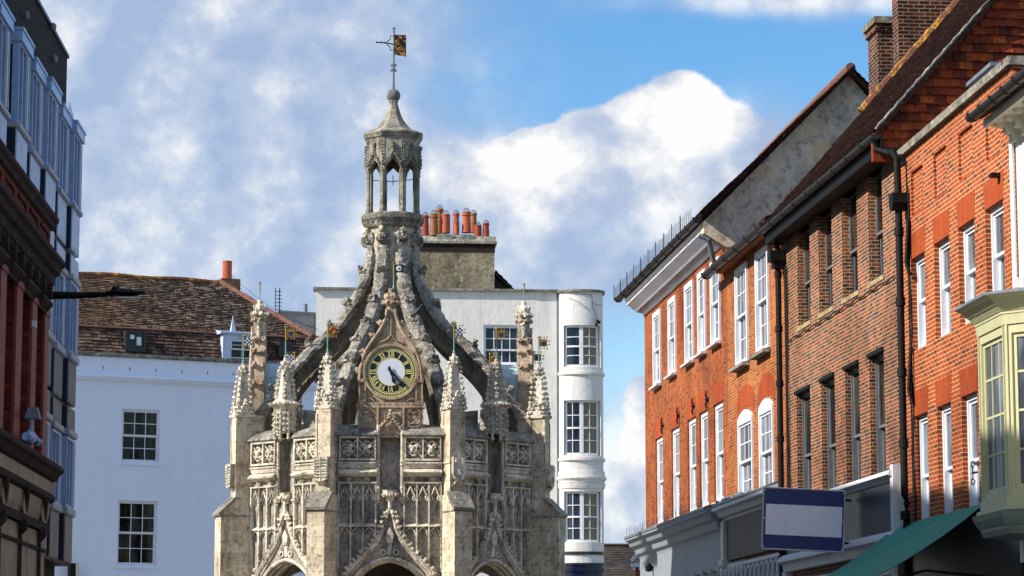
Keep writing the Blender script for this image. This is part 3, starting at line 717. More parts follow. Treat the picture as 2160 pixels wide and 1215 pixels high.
# downpipe with hopper
mb = MB(); sp = F3.loc(1895, 420, -.14)[0]; zh = F3.loc(1893, 425, -.14)[1]
mb.tube([(xR3-.1, OFF3-.03, ze3-.05), (xR3-.1, OFF3-.0, ze3-.2), (xR3+.03, OFF3+.15, ze3-.28), (sp-.03, -.2, ze3-.3), (sp, -.15, ze3-.42), (sp, -.14, zh)], .052, 12)
mb.ext([(sp-.12, zh+.1), (sp+.12, zh+.1), (sp+.12, zh-.04), (sp+.06, zh-.14), (sp-.06, zh-.14), (sp-.12, zh-.04)], -.25, -.02)
zlow = F3.loc(1905, 1045, -.14)[1]
mb.tube([(sp, -.14, zh-.1), (sp, -.14, zlow), (sp-.05, -.1, zlow-.12), (sp-.08, -.1, zlow-.25), (sp-.08, -.1, 0)], .052, 12)
for k in range(6): mb.lathe([(.068, zh-.5-k*1.0), (.068, zh-.38-k*1.0)], (sp, -.14), 12)
mb.obj('rain_pipe', M['blk'], h3)
mb = MB(); mb.tube([(sp+.14, -.03 - .01*cos(k*2), zh+.2 - k*.4) for k in range(18)], .014, 5)
mb.tube([(sp+.18, -.05, zh-.3), (sp+.17, -.09, zh-.9), (sp+.2, -.05, zh-1.1)], .03, 5); mb.tube([(sp+.18, -.05, zh-2.1), (sp+.17, -.09, zh-2.7), (sp+.2, -.05, zh-2.9)], .03, 5)
mb.obj('cable', M['blk'], h3)
# shopfront
zs = F3.loc(1782, 1036, -.12)[1]; zb3 = F3.loc(1782, 1140, -.12)[1]
mb = MB(); x0 = .15; x1 = F3.loc(1890, 1080, -.1)[0]
mb.extx([(0, zs+.14), (-.2, zs+.08), (-.22, zs+.02), (-.14, zs-.02), (-.12, zs-.05), (0, zs-.05)], x0, x1+.05)
mb.extx([(0, zb3-.02), (-.13, zb3-.02), (-.2, zb3-.08), (-.22, zb3-.14), (-.14, zb3-.18), (-.12, zb3-.3), (0, zb3-.3)], x0, x1+.05)
mb.box(x1-.07, x1+.1, -.16, -.0, zb3-.3, zs+.16)
mb.box(x1-.2, x1+.1, -.12, -.0, 0, zb3-.3); mb.box(x0-.1, x0+.25, -.14, 0, 0, zb3-.3)
mb.box(x0+.3, x1-.2, -.08, -.0, zb3-.62, zb3-.45); mb.box(x0+1.4, x0+1.5, -.09, -.0, 0, zb3-.45); mb.box(x0+.3, x1-.2, -.07, 0, 0, .6)
mb.obj('shopfront', M['whfas'], h3)
mb = MB(); mb.box(x0, x1-.08, -.08, -.005, zb3-.02, zs-.05); mb.obj('name_board', M['drkfas'], h3)
mb = MB(); mb.box(x0, x1, -.03, -.02, .6, zb3-.45); mb.obj('shop_glass', M['g2'], h3)
mb = MB(); mb.tube([(x0+.9+k*.16, -.24 - .04*sin(k), zs+.15 - .12*sin(k*pi/9)*(.5+.5*(k>4))) for k in range(10)], .012, 5); mb.obj('loose_wire', M['blk'], h3)

# projecting sign
c1 = F3.loc(1783, 1100, -.24)
Ys = F3.w(c1[0], -.24).y
tl = atY(1611, 1028, Ys); tr = atY(1783, 1036, Ys); br = atY(1779, 1165, Ys); bl = atY(1607, 1157, Ys)
sg = thing('projecting_sign', 'large navy blue sign board with a blank white band, projecting from the brown brick house', 'sign', loc=(bl.x, bl.y, bl.z - .02))
def quadbox(mb, a, b, c, d, y0, y1, o):
    mb.add([Vector((p.x, p.y + y0, p.z)) - o for p in (a, b, c, d)] + [Vector((p.x, p.y + y1, p.z)) - o for p in (a, b, c, d)], [(0,1,2,3), (7,6,5,4), (0,4,5,1), (1,5,6,2), (2,6,7,3), (3,7,4,0)])
o = sg.location.copy(); L = lambda a, b, t: a + (b - a) * t
mb = MB(); quadbox(mb, bl, br, tr, tl, 0, .08, o); mb.obj('panel', M['navy'], sg)
mb = MB(); quadbox(mb, L(L(bl,tl,.235), L(br,tr,.235), .035), L(L(bl,tl,.235), L(br,tr,.235), .97), L(L(bl,tl,.735), L(br,tr,.735), .97), L(L(bl,tl,.735), L(br,tr,.735), .035), -.006, -.001, o); mb.obj('white_band', M['signw'], sg)
mb = MB()
for a, b in ((bl, br), (br, tr), (tr, tl), (tl, bl)): mb.tube([a - o + Vector((0, .0, 0)), b - o + Vector((0, .0, 0))], .012, 4)
mb.obj('trim', M['whfas'], sg)
for t in (.04, .5, .96):
    for s_ in (.02, .985):
        p = L(L(bl, tl, t), L(br, tr, t), s_) - o; mb = MB(); mb.blob((p.x, p.y-.005, p.z), .012, .1); mb.obj('rivet', M['white'], sg)
for t in (.15, .85):
    p = L(br, tr, t) - o; mb = MB(); mb.tube([(p.x-.1, p.y+.05, p.z), (p.x+.1, p.y+.05, p.z)], .02, 6); mb.obj('bracket', M['blk'], sg)

# chimney stacks beyond the steep roof
for i, (xa, xb, yt, off, nm, lab) in enumerate(((1848, 1897, 26, 0, 'chimney_stack', 0), (1897, 2075, -60, 0, 'chimney_stack', 0))):
    zt = ze3 + 3.9
    sx = xL3 - (1.4 if i == 0 else .5)
    p0 = F3.side(xa + (5 if i == 0 else 0), 150, sx); p1 = F3.side(xb, 150, sx); pt = F3.side(xa, yt + 10, sx)
    zt = pt[1]; mb = MB(); dx = .75 if i == 0 else .42
    mb.box(sx-dx, sx, p0[0], p1[0], ze3-1, zt - .25)
    mb.box(sx-dx-.04, sx+.04, p0[0]-.04, p1[0]+.04, zt-.25, zt-.12)
    st = mb.obj('chimney_stack', M['chb'], h3)
    mb = MB(); mb.box(sx-dx-.08, sx+.08, p0[0]-.08, p1[0]+.08, zt-.12, zt); mb.obj('cap', M['cement'], st)

# ================================================================ red-orange brick house
h4 = thing('red_brick_house', 'bright red brick house with pale mortar and stone-coped parapet above a green awning', 'house', F4)
s4 = F4.loc(2143, 400)[0]
U4 = row(F4, [(1924.7,1952.7,546.7,742.6),(1972.5,2004.7,515.5,718),(2023.5,2058,479.2,690.6)])
a4 = U4[2][0]-U4[1][0]; w4 = U4[0][1]-U4[0][0]
q = F4.loc(2081, 560)[0]; U4.append((q, F4.loc(2119, 560)[0], U4[0][2], U4[0][3]))
L4 = row(F4, [(1931,1959.5,878.5,1130),(1979,2009,858,1120),(2031,2065,837,1105)])
zp4 = F4.loc(1905, 340)[1]
zp4b = F4.loc(2140, 125)[1]
zp4 = (zp4 + zp4b) / 2
B4 = []
for xa, xb, yt, yb in ((1922,1947,368,455),(1970,1997,322,420),(2022,2052,268,380),(2079,2110,222,335)):
    B4.append((F4.loc(xa, (yt+yb)/2)[0], F4.loc(xb, (yt+yb)/2)[0]))
zb0 = F4.loc(2022, 385)[1]; zb1 = F4.loc(2022, 284)[1]
B4 = [(a, b, zb0, zb1) for a, b in B4]
mb = MB(); wall(mb, .0, s4, 0, zp4, U4 + L4 + B4, reveal=.14, thick=.4)
for a, b, c, d in B4: mb.add([(a, .035, c), (b, .035, c), (b, .035, d), (a, .035, d)], [(0,1,2,3)])
mb.add([(s4,.4,0),(s4,7,0),(s4,7,zp4),(s4,.4,zp4)], [(0,1,2,3)])
mb.obj('wall', M['rb'], h4)
for o in U4: sash(h4, o[0], o[1], o[2], o[3], .1, 1, (1, 1), gm='g3', box=.05, fw=.04, mid=.55, sill=(-.1, .04, .0), sillm='brnfas')
for o in L4: sash(h4, o[0], o[1], o[2], o[3], .1, 1, (1, 1), gm='g3', box=.05, fw=.04, mid=.5)
for o in U4 + L4:
    w = .04; mb = MB(); mb.ext([(o[0]-.02, o[3]), (o[1]+.02, o[3]), (o[1]+.02+w, o[3]+.36), (o[0]-.02-w, o[3]+.36)], -.004, .01); mb.obj('flat_arch', M['rub'], h4)
mb = MB(); mb.box(-.02, s4+.05, -.07, .4, zp4, zp4+.11); mb.box(s4-.35, s4+.05, .4, 6, zp4, zp4+.11); mb.obj('parapet_coping', M['cope'], h4)
mb = MB(); mb.box(.0, .25, -.01, .3, zp4-.1, zp4+.09); mb.obj('lead_flashing', M['lead'], h4)
mb = MB()
a = F4.loc(2052, 160, .3)[0]; b = F4.loc(2100, 140, .3)[0]; mb.box(a, b, .3, .9, zp4+.05, zp4+.42); mb.box(a-.06, b+.06, .22, .95, zp4+.42, zp4+.47)
mb.obj('lead_upstand', M['lead'], h4)
mb = MB(); s, z = F4.loc(2056, 998, -.02)
for sg_ in (1, -1): mb.tube([(s + .02 + sg_*0 + .1*cos(t)*(1-t/9), -.05, z + sg_*(.1 + .06*sin(t)*(1-t/9))) for t in [k*.5 for k in range(12)]], .008, 5)
mb.tube([(s, -.05, z), (s+.16, -.03, z)], .014, 6); mb.tube([(s, -.05, z-.09), (s+.03, -.05, z), (s, -.05, z+.09)], .008, 5)
mb.obj('wrought_bracket', M['blk'], h4)
s, z = F4.loc(2100, 372, -.04); mb = MB(); mb.box(s-.02, s+.1, -.12, 0, z-.02, z+.03); mb.obj('vent_pipe', M['blk'], h4)
# awning
La = F4.loc(1895, 1106, -.02); Ra = F4.loc(2078, 1064, -.02); za = (La[1]+Ra[1])/2
x0, x1 = La[0], Ra[0]
# outer edge from the pixel of the near outer corner, on the plane x = x1
yo, zo = F4.side(1877, 1192, x1)
sc = 1.25; yo *= sc; zo = za + (zo - za) * sc
mb = MB(); n = 36
for i in range(n):
    xa = x0 + (x1-x0)*i/n; xb = x0 + (x1-x0)*(i+1)/n
    m = 6
    for j in range(m):
        f0, f1 = j/m, (j+1)/m
        Pf = lambda x, f: (x, -.02 + (yo+.02)*f, za + (zo-za)*f - .07*sin(pi*f) - .03*abs(sin((x-x0)/(x1-x0)*pi*4))*f + .015*noise.noise(Vector((x*2, f*3, 0))))
        mb.add([Pf(xa, f0), Pf(xa, f1), Pf(xb, f1), Pf(xb, f0)], [(0,1,2,3)]); 
        q = [Vector(Pf(xa, f0)), Vector(Pf(xa, f1)), Vector(Pf(xb, f1)), Vector(Pf(xb, f0))]; mb.add([p - Vector((0, 0, .008)) for p in q], [(3,2,1,0)])
aw = mb.obj('awning', M['awn'], h4, True)
aw['label'] = 'dark green sloping shop awning'
mb = MB(); mb.box(x0, x1, yo-.01, yo, zo-.28, zo-.01); mb.obj('valance', M['maroon'], aw)
mb = MB()
for x in (x0+.1, (x0+x1)/2, x1-.1):
    mb.tube([(x, -.05, za-.9), (x, yo*.5, (za+zo)/2-.35), (x, yo+.05, zo-.06)], .02, 6)
mb.tube([(x0, yo+.03, zo-.05), (x1, yo+.03, zo-.05)], .025, 8)
mb.obj('awning_frame', M['blk'], aw)
mb = MB(); mb.box(0.1, x1+.05, -.06, -.003, 0, za-.06); mb.box(x1+.05, s4, -.06, -.003, 0, za-.3); mb.obj('shopfront', M['drkfas'], h4)

# oriel bay
ya = -.62
def oz(py, px=2100, off=ya): return F4.loc(px, py, off)[1]
xa = F4.loc(2068, 850, ya)[0]; xb = F4.loc(2123, 850, ya)[0]
zt = oz(672); zbot = oz(1075)
bay = thing('oriel_bay', 'sage green oriel bay window projecting over the street at the right edge', 'bay window', F4)
xl = xa - .45; xr = xb + .75
base = [(xl, 0), (xa, ya), (xb, ya), (xr, 0)]
def ring(e):  # outline grown outwards by e
    return [(xl-e*1.3, 0), (xa-e*.5, ya-e), (xb+e*.5, ya-e), (xr+e*1.3, 0)]
mb = MB()
def band(e0, z0, e1, z1):
    a, b = ring(e0), ring(e1)
    mb.add([(x, y, z0) for x, y in a] + [(x, y, z1) for x, y in b], [(0,1,5,4), (1,2,6,5), (2,3,7,6), (3,2,1,0), (4,5,6,7)])
for e0, z0, e1, z1 in ((.02, zt-.12, .03, zt), (.04, zt, .04, zt+.03), (.05, zt+.03, .11, zt+.1), (.12, zt+.1, .18, zt+.17), (.19, zt+.17, .24, zt+.2)): band(e0, z0, e1, z1)
mb.obj('cornice', M['grn'], bay)
mb = MB(); band(.26, zt+.2, .26, zt+.23); band(.25, zt+.23, -.1, zt+.3); mb.obj('lead_roof', M['lead'], bay)
mb = MB(); e = .1
wz0, wz1 = zbot+.12, zt-.12
# corner posts and rails
def facing(p, q):
    """matrix with x along p->q, y into the bay"""
    d = Vector((q[0]-p[0], q[1]-p[1], 0)); L_ = d.length; d.normalize(); y = Vector((-d.y, d.x, 0))
    return Matrix(((d.x, y.x, 0, p[0]), (d.y, y.y, 0, p[1]), (0, 0, 1, 0), (0, 0, 0, 1))), L_
for p, q in ((base[0], base[1]), (base[1], base[2]), (base[2], base[3])):
    mb.M, L_ = facing(p, q)
    mb.box(.0, .09, .0, .1, wz0, wz1); mb.box(L_-.09, L_, .0, .1, wz0, wz1)
    mb.box(.015, .045, -.02, .0, wz0, wz1); mb.box(L_-.045, L_-.015, -.02, .0, wz0, wz1)
    mb.box(.09, L_-.09, .0, .1, wz0, wz0+.08); mb.box(.09, L_-.09, .0, .1, wz1-.1, wz1)
mb.M = None
band(.03, zbot, .03, zbot+.12); band(.07, zbot-.04, .07, zbot)
mb.obj('casing', M['grn'], bay)
for p, q in ((base[0], base[1]), (base[1], base[2]), (base[2], base[3])):
    mb = MB(); mb.M, L_ = facing(p, q)
    a, b, c, d = .09, L_-.09, wz0+.08, wz1-.1
    mb.box(a, a+.05, .03, .07, c, d); mb.box(b-.05, b, .03, .07, c, d); mb.box(a+.05, b-.05, .03, .07, c, c+.05); mb.box(a+.05, b-.05, .03, .07, d-.05, d)
    for k in (1, 2): mb.box(a + (b-a)*k/3 - .012, a + (b-a)*k/3 + .012, .035, .065, c+.05, d-.05)
    for k in (1, 2, 3): mb.box(a+.05, b-.05, .038, .062, c + (d-c)*k/4 - .014, c + (d-c)*k/4 + .014)
    w = mb.obj('window', M['grn'], bay)
    g = MB(); g.M, _ = facing(p, q); g.box(a+.02, b-.02, .048, .054, c+.02, d-.02); g.obj('pane', M['g3'], w)
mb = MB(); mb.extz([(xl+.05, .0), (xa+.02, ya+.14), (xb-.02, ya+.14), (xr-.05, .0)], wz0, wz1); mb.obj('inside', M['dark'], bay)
mb = MB()
for e0, z0, e1, z1 in ((.1, zbot-.12, .12, zbot-.05), (.05, zbot-.2, .1, zbot-.12), (.03, zbot-.24, .03, zbot-.2), (-.0, zbot-.3, .03, zbot-.24)): band(e0, z0, e1, z1)
mb.box(xb-.1, xb+.22, ya+.3, -.01, 0, zbot-.3); mb.box(xb-.07, xb+.19, ya+.27, ya+.3, zbot-1.9, zbot-.9); mb.box(xb-.16, xb+.28, ya+.22, -.01, zbot-.62, zbot-.3)
mb.obj('bracket', M['grg'], bay)

# ================================================================ cream building at the edge
h5 = thing('cream_stucco_house', 'cream stucco house front with black gutter on scrolled eaves brackets at the right edge', 'house', F5)
z5 = F5.loc(2092, 214, -.5)[1] - .14
O5 = [(2.2+2.4*i, 3.2+2.4*i, z_, z_+1.6) for i in range(3) for z_ in (z5-2.3, z5-5.0)]
mb = MB(); wall(mb, .06, 9, 0, z5, O5, y=-.02, reveal=.14, thick=.4); mb.box(.06, .3, .4, 7, 0, z5); mb.obj('wall', M['cream'], h5)
for o_ in O5: sash(h5, *o_, .06, 3, (2, 2), gm='g1', fw=.05, bar=.022, sill=(0, .09, .08), sillm='cream')
mb = MB(); mb.box(-.0, 9, -.36, .0, z5+.02, z5+.07); mb.box(0, 9, -.38, -.34, z5+.0, z5+.1)
for k in range(16):
    x = .12 + k*.42; mb.extx([(-.02, z5-.2), (-.08, z5-.2), (-.1, z5-.12), (-.16, z5-.1), (-.18, z5-.03), (-.26, z5-.02), (-.3, z5+.02), (-.02, z5+.02)], x, x+.12)
mb.obj('eaves', M['crm'], h5)
mb = MB(); gutter(mb, -.12, 9, -.5, z5+.16, .075, .5); mb.obj('gutter', M['gut'], h5)
mb = MB(); V5 = Vector((0, 1, .6)).normalized(); mb.M = None; slab(mb, [(-.05, -.45, z5+.18), (9, -.45, z5+.18), (9, 5, z5+3.4), (-.05, 5, z5+3.4)], .08); mb.obj('roof', M['t_grey'], h5)
mb = MB(); mb.tube([(.1, -.07, z5-.02), (.1, -.07, 3)], .03, 8); mb.obj('rain_pipe', M['wp'], h5)
mb = MB(); s, z = F5.loc(2143, 600, -.1); mb.box(s, s+.1, -.14, -.03, z-.05, z+.07); mb.obj('alarm_box', M['wp'], h5)

# small lamp bracket / cable on the narrow house are parts above

# ================================================================ distant roofs at the bottom right of the white block
P = atY(1255, HOR, 120.0); FD = Fr((P.x, P.y), 0)
hd = thing('distant_tiled_house', 'distant house with grey brown tiled roof, low beside the white corner building', 'house', FD)
zr = FD.loc(1265, 1146)[1]; w_ = FD.loc(1350, 1150)[0]
mb = MB(); mb.box(.0, w_, .0, 6, 0, zr-2.6); mb.obj('wall', M['ob'], hd)
mb = MB(); slab(mb, [(-.2, -.2, zr-2.7), (w_, -.2, zr-2.7), (w_, 2.5, zr), (-.2, 2.5, zr)], .1); slab(mb, [(-.2, 2.5, zr), (w_, 2.5, zr), (w_, 5.4, zr-2.7), (-.2, 5.4, zr-2.7)], .1)
tiles(mb, (-.2, -.2, zr-2.69), (1, 0, 0), (0, 2.7, 2.7), w_+.2, 3.8, .28, .16); mb.obj('roof', M['t_grey'], hd)
mb = MB()
for k in range(18): mb.tube([(-.2+k*.13*w_/2.4, 2.5, zr+.04), (-.2+(k+.9)*.13*w_/2.4, 2.5, zr+.06)], .08, 6)
mb.obj('ridge', M['t_grey'], hd)
P = atY(1334, HOR, 100.0); FE = Fr((P.x, P.y), radians(-10))
he = thing('pedimented_brick_house', 'small distant orange brick house with white pediment trim beside the spiked shop cornice', 'house', FE)
za = FE.loc(1345, 1195)[1]; zt_ = FE.loc(1350, 1150)[1]
mb = MB(); mb.ext([(.1, 0), (3.2, 0), (3.2, za), (1.7, za+1.4), (.15, za)], 0, 5); mb.obj('wall', M['ob'], he)
mb = MB(); mb.box(-.02, 1.2, -.15, .0, za-.02, za+.12); mb.tube([(.0, -.08, za+.2), (.42, -.08, za+.7)], .07, 6); mb.tube([(.42, -.08, za+.7), (1.7, -.08, za+1.5)], .07, 6)
for k in range(5): mb.box(.05+k*.22, .15+k*.22, -.12, .0, za-.12, za-.02)
mb.obj('pediment', M['wp'], he)
# ================================================================ pale house behind on the left
hw = thing('pale_white_house', 'pale white rendered house with dark tiled mansard roof, left of the stone cross', 'house', FW)
xW = FW.loc(663, 800)[0]; xs = -4.0
zg = FW.loc(165, 747)[1]; zco = FW.loc(165, 795)[1]
W1 = []
for (a, b, c, d) in ((258,336,862,975), (249.5,330,1055,1192)):
    s0, z1 = FW.loc(a, c); s1_, z0 = FW.loc(b, d); W1.append((s0, s1_, z0, z1))
xm = FW.loc(655, 850)[0]
mb = MB(); wall(mb, xs, xW, 0, zg, W1, reveal=.16, thick=.5)
mb.add([(xs,.5,0),(xs,9,0),(xs,9,zg),(xs,.5,zg)], [(3,2,1,0)]); mb.add([(xW,.5,0),(xW,9,0),(xW,9,zg),(xW,.5,zg)], [(0,1,2,3)])
mb.obj('wall', M['blu'], hw)
mb = MB(); mb.extx([(0, zco-.12), (-.03, zco-.12), (-.05, zco-.08), (-.1, zco-.06), (-.12, zco), (-.17, zco+.02), (-.17, zco+.08), (0, zco+.16)], xs, xW+.12); mb.obj('string_course', M['blu'], hw)
for k in range(9):
    x = .6 + k*.9; mb = MB(); mb.box(x-.012, x+.012, -.01, .0, zco+.3, zco+.39); mb.obj('weep_hole', M['dark'], hw)
mb = MB(); mb.box(xs, xW+.1, -.09, .12, zg, zg+.09); mb.box(xs, xW+.1, -.05, .0, zg-.04, zg); mb.obj('parapet_cap', M['cope'], hw)
for o in W1: sash(hw, o[0], o[1]-.0, o[2], o[3], .1, 3, (2, 2), gm='g1', fw=.055, bar=.024, sill=(.0, .13, .1), sillm='blu', box=.03)
# mansard
z1 = FW.loc(165, 688, .6)[1]; y1 = .55
zr1 = FW.loc(165, 579, 3.2)[1]; yr = 3.4; zr1 = FW.loc(165, 579, yr)[1]
Va = Vector((0, y1-.12, z1-zg-.05)); La_ = Va.length
Vb = Vector((0, yr-y1, zr1-z1)); Lb = Vb.length
xh = FW.loc(465, 592, yr)[0]
hipdx = xW + .1 - xh
sky = []   # holes for roof lights
for (a, b, c, d) in ((262,303,697,744), (585,611,722,756)):
    s0, zz1 = FW.loc(a, c, .3); s1_, zz0 = FW.loc(b, d, .3); sky.append((s0, s1_, zz0, zz1))
dx0 = FW.loc(470, 720, .1)[0]; dx1 = FW.loc(548, 720, .1)[0]
mb = MB()
def inA(u, v):
    x = xs + u
    if dx0-.1 < x < dx1: return False
    z = zg + .05 + v * (z1-zg-.05)/La_
    return not any(a-.02 < x < b+.02 and c-.02 < z < d for a, b, c, d in sky)
tiles(mb, (xs, .12, zg+.05), (1, 0, 0), Va, xW - xs + .1, La_, .23, .13, inside=inA, lift=.03, thick=.02, jit=.01)
slab(mb, [(xs, .14, zg+.02), (xW+.1, .14, zg+.02), (xW+.1, y1, z1), (xs, y1, z1)], .05)
mb.obj('hung_tile_slope', M['t_hang'], hw)
mb = MB()
def inB(u, v): return u < (xW + .15 - xs) - hipdx * v / Lb
def mf(u, v):
    x = xs + u; t = (x - .6) / 3.2 - .25 * (1 - v / Lb)
    return 1 if R() > t + .12 else 0
tiles(mb, (xs, y1-.05, z1-.02), (1, 0, 0), Vb, xW - xs + .2, Lb, .19, .115, inside=inB, lift=.035, thick=.022, jit=.012, matf=mf)
slab(mb, [(xs, y1, z1), (xW+.1, y1, z1), (xh, yr, zr1), (xs, yr, zr1)], .05)
slab(mb, [(xW+.1, y1, z1), (xW+.1, 8, z1), (xh, yr, zr1)], .05)
slab(mb, [(xW+.1, 8, z1), (xs, 8, z1), (xs, yr, zr1), (xh, yr, zr1)], .05)
mb.obj('roof', [M['t_wl'], M['t_wl2']], hw)
mb = MB(); n = 40
for k in range(n): mb.tube([(xs + (xh-xs)*k/n, yr, zr1+.02 + .02*sin(k*.6)), (xs + (xh-xs)*(k+.97)/n, yr, zr1+.03 + .02*sin(k*.6+.5))], .1, 8)
mb.obj('ridge', M['ridgeo'], hw)
mb = MB(); a = Vector((xh, yr, zr1+.02)); b = Vector((xW+.1, y1, z1+.05)); n = 15
for k in range(n): mb.tube([a + (b-a)*(k/n), a + (b-a)*((k+.97)/n) + Vector((0, 0, .02))], [.12, .1], 8)
mb.obj('hip_ridge', M['ridge'], hw)
mb = MB(); mb.tube([(xs, y1-.06, z1+.01), (xW+.1, y1-.06, z1+.01)], .035, 6); mb.obj('break_line', M['ridge'], hw)
for s0, s1_, z0, zz in sky:
    f = MB(); yy = .1
    f.box(s0, s0+.06, yy, .5, z0, zz); f.box(s1_-.06, s1_, yy, .5, z0, zz); f.box(s0+.06, s1_-.06, yy, .5, z0, z0+.05); f.box(s0+.06, s1_-.06, yy, .5, zz-.06, zz)
    if s0 < 3: f.box((s0+s1_)/2-.03, (s0+s1_)/2+.03, yy, .3, z0+.05, zz-.06)
    w = f.obj('roof_window', M['drkfas'], hw)
    g = MB(); g.box(s0+.05, s1_-.05, yy+.05, yy+.06, z0+.04, zz-.05); g.obj('pane', M['g2'], w)
    if s0 < 3:
        g = MB(); g.box(s0+.17, s0+.33, yy+.03, yy+.045, z0+.42, z0+.56); g.box(s1_-.3, s1_-.14, yy+.03, yy+.045, z0+.22, z0+.5); g.obj('notice', M['white'], w)
# lead dormer
zd0 = zg+.1; zd1 = FW.loc(500, 698, .0)[1]; dm = (dx0 + dx1)/2
mb = MB(); mb.ext([(dx0+.0, zd0), (dx0+.32, zd0), (dx0+.32, zd1-.1), (dx0-.12, zd1-.16), (dx0-.12, zd1-.1), (dx0+.0, zd1-.04)][0:1] + [(dx0+.3, zd0), (dx0+.3, zd1-.1), (dx0+.02, zd1-.12)], .12, .9)
mb.box(dx1-.2, dx1+.05, .12, .9, zd0, zd1-.1); mb.box(dx0+.3, dx1-.2, .12, .9, zd1-.3, zd1-.1)
mb.extx([(.02, zd1-.1), (.02, zd1-.03), (1.2, zd1+.16), (1.2, zd1-.1)], dx0-.1, dx1+.12)
mb.lathe([(.12, zd1+.0), (.1, zd1+.1), (.012, zd1+.55)], (dx0+.4, .25), 4, pi/4)
dr = mb.obj('dormer', M['lead'], hw)
for q in dr.data.materials: pass
dr.data.materials[0] = M['blp']
sash(dr, dx0+.3, dx1-.2, zd0+.05, zd1-.3, .14, 2, (2, 1), gm='g1', fw=.04)
# chimney pot seen above the hip, tv aerial, lead box behind
px, pz = FW.loc(479, 592, yr+.6)
mb = MB(); mb.box(px-.3, px+.4, yr+.3, yr+.9, zr1-1.2, pz+.04); st = mb.obj('chimney_stack', M['bb'], hw)
zt_ = FW.loc(479, 551, yr+.6)[1]
pot(st, px, yr+.6, pz, zt_-pz, .17, M['pot'], False, 2)
ax, az = FW.loc(586, 662, 6.0)
mb = MB(); zt_ = FW.loc(586, 607, 6.0)[1]; mb.tube([(ax+.06, 6, az-1), (ax+.06, 6, zt_)], .02, 5)
for k in range(6):
    z = az + .15 + k*(zt_-az-.15)/6; mb.tube([(ax-.12, 6, z), (ax+.14, 6, z)], .012, 4)
mb.tube([(ax-.1, 6, az+.15), (ax-.1, 6, zt_)], .014, 4); mb.obj('tv_aerial', M['blk'], hw)
mb = MB()  # bird wires along the hip
for k in range(2):
    a = Vector((xh+.1, yr, zr1+.35+.2*k)); b = Vector((xW+.3, y1, z1+.35)); mb.tube([a + (b-a)*t/8 - Vector((0, 0, .3*sin(pi*t/8))) for t in range(9)], .006, 4)
mb.obj('bird_wire', M['blk'], hw)
bx0, bz0 = FW.loc(590, 690, 6.5); bx1, bz1 = FW.loc(672, 664, 6.5)
mb = MB(); mb.box(bx0, bx1+.3, 6.5, 8.5, bz0-2, bz1); mb.box(bx0-.05, bx1+.3, 6.42, 8.5, bz1, bz1+.07); q = bx1-.45; mb.tube([(q, 6.7, bz1), (q, 6.7, bz1+.4)], .08, 10); mb.obj('lead_roof_box', M['lead'], hw)
# small black box lower left
s, z = FW.loc(147, 1188, -.25); mb = MB(); mb.box(s, s+.2, -.3, -.02, z-1.2, z); mb.obj('meter_box', M['blk'], hw)
mb = MB(); mb.box(s+.2, s+.3, -.32, -.02, z-1.2, z+.01); mb.obj('corner_quoin', M['crm'], hw)
# white lower link, right of the pale wall
xa_, _ = FW.loc(655, 850, .3)

# ================================================================ white block with curved corner bay
hm = thing('white_corner_building', 'big white stuccoed building with a rounded corner bay, behind the stone cross', 'building', FM)
zt = FM.loc(658, 611)[1]
xB = FM.loc(1174, 800)[0]; xC = FM.loc(1272, 800)[0]
OPM = []
for (a, b, c, d) in ((1020,1098,685,768), (1018,1050,842,960)):
    s0, z1_ = FM.loc(a, c); s1_, z0_ = FM.loc(b, d); OPM.append((s0, s1_, z0_, z1_))
mb = MB(); wall(mb, 0, xB+.05, 0, zt, OPM, reveal=.14, thick=.5)
mb.add([(0,.5,0),(0,10,0),(0,10,zt),(0,.5,zt)], [(3,2,1,0)])
mb.obj('wall', M['wht'], hm)
sash(hm, *OPM[0], .08, 4, (2, 1), gm='g2', fw=.05, bar=.028, mid=.36, sill=(0, .1, .08), sillm='wht', box=.04)
sash(hm, *OPM[1], .08, 2, (2, 2), gm='g2', fw=.05, bar=.028, sill=(0, .1, .08), sillm='wht')
mb = MB(); mb.box(-.1, xB+.05, -.12, .6, zt, zt+.08); mb.obj('coping', M['cope'], hm)
mb = MB(); mb.box(xB+.01, xB+.09, -.012, .02, 0, zt); mb.obj('shadow_gap', M['lead'], hm)
mb = MB(); z = FM.loc(658, 745)[1]; mb.tube([(.12, -.08, z), (.12, -.08, 0)], .07, 8); mb.box(.02, .5, -.15, -.02, z, z+.14); mb.obj('rain_pipe', M['blk'], hm)
# curved bay: plan outline
x0 = xB + .09; rx = (xC - x0) ; by = .55
def plan(e=0, n=26):
    pts = []
    for k in range(n+1):
        t = pi * (1 - k / n * .97); u = (cos(t)*.5 + .5)
        pts.append((x0 + (rx) * u + e*cos(t)*1.0, .02 - (by+e) * sin(t)**.8 if sin(t) > 0 else 0))
    # straight return to the back along the side street
    pts = [(x0 - e*0, .0 - e*.3)] + pts[1:]
    pts += [(xC + e, 1.0), (xC + e, 10)]
    return pts
PL = plan()
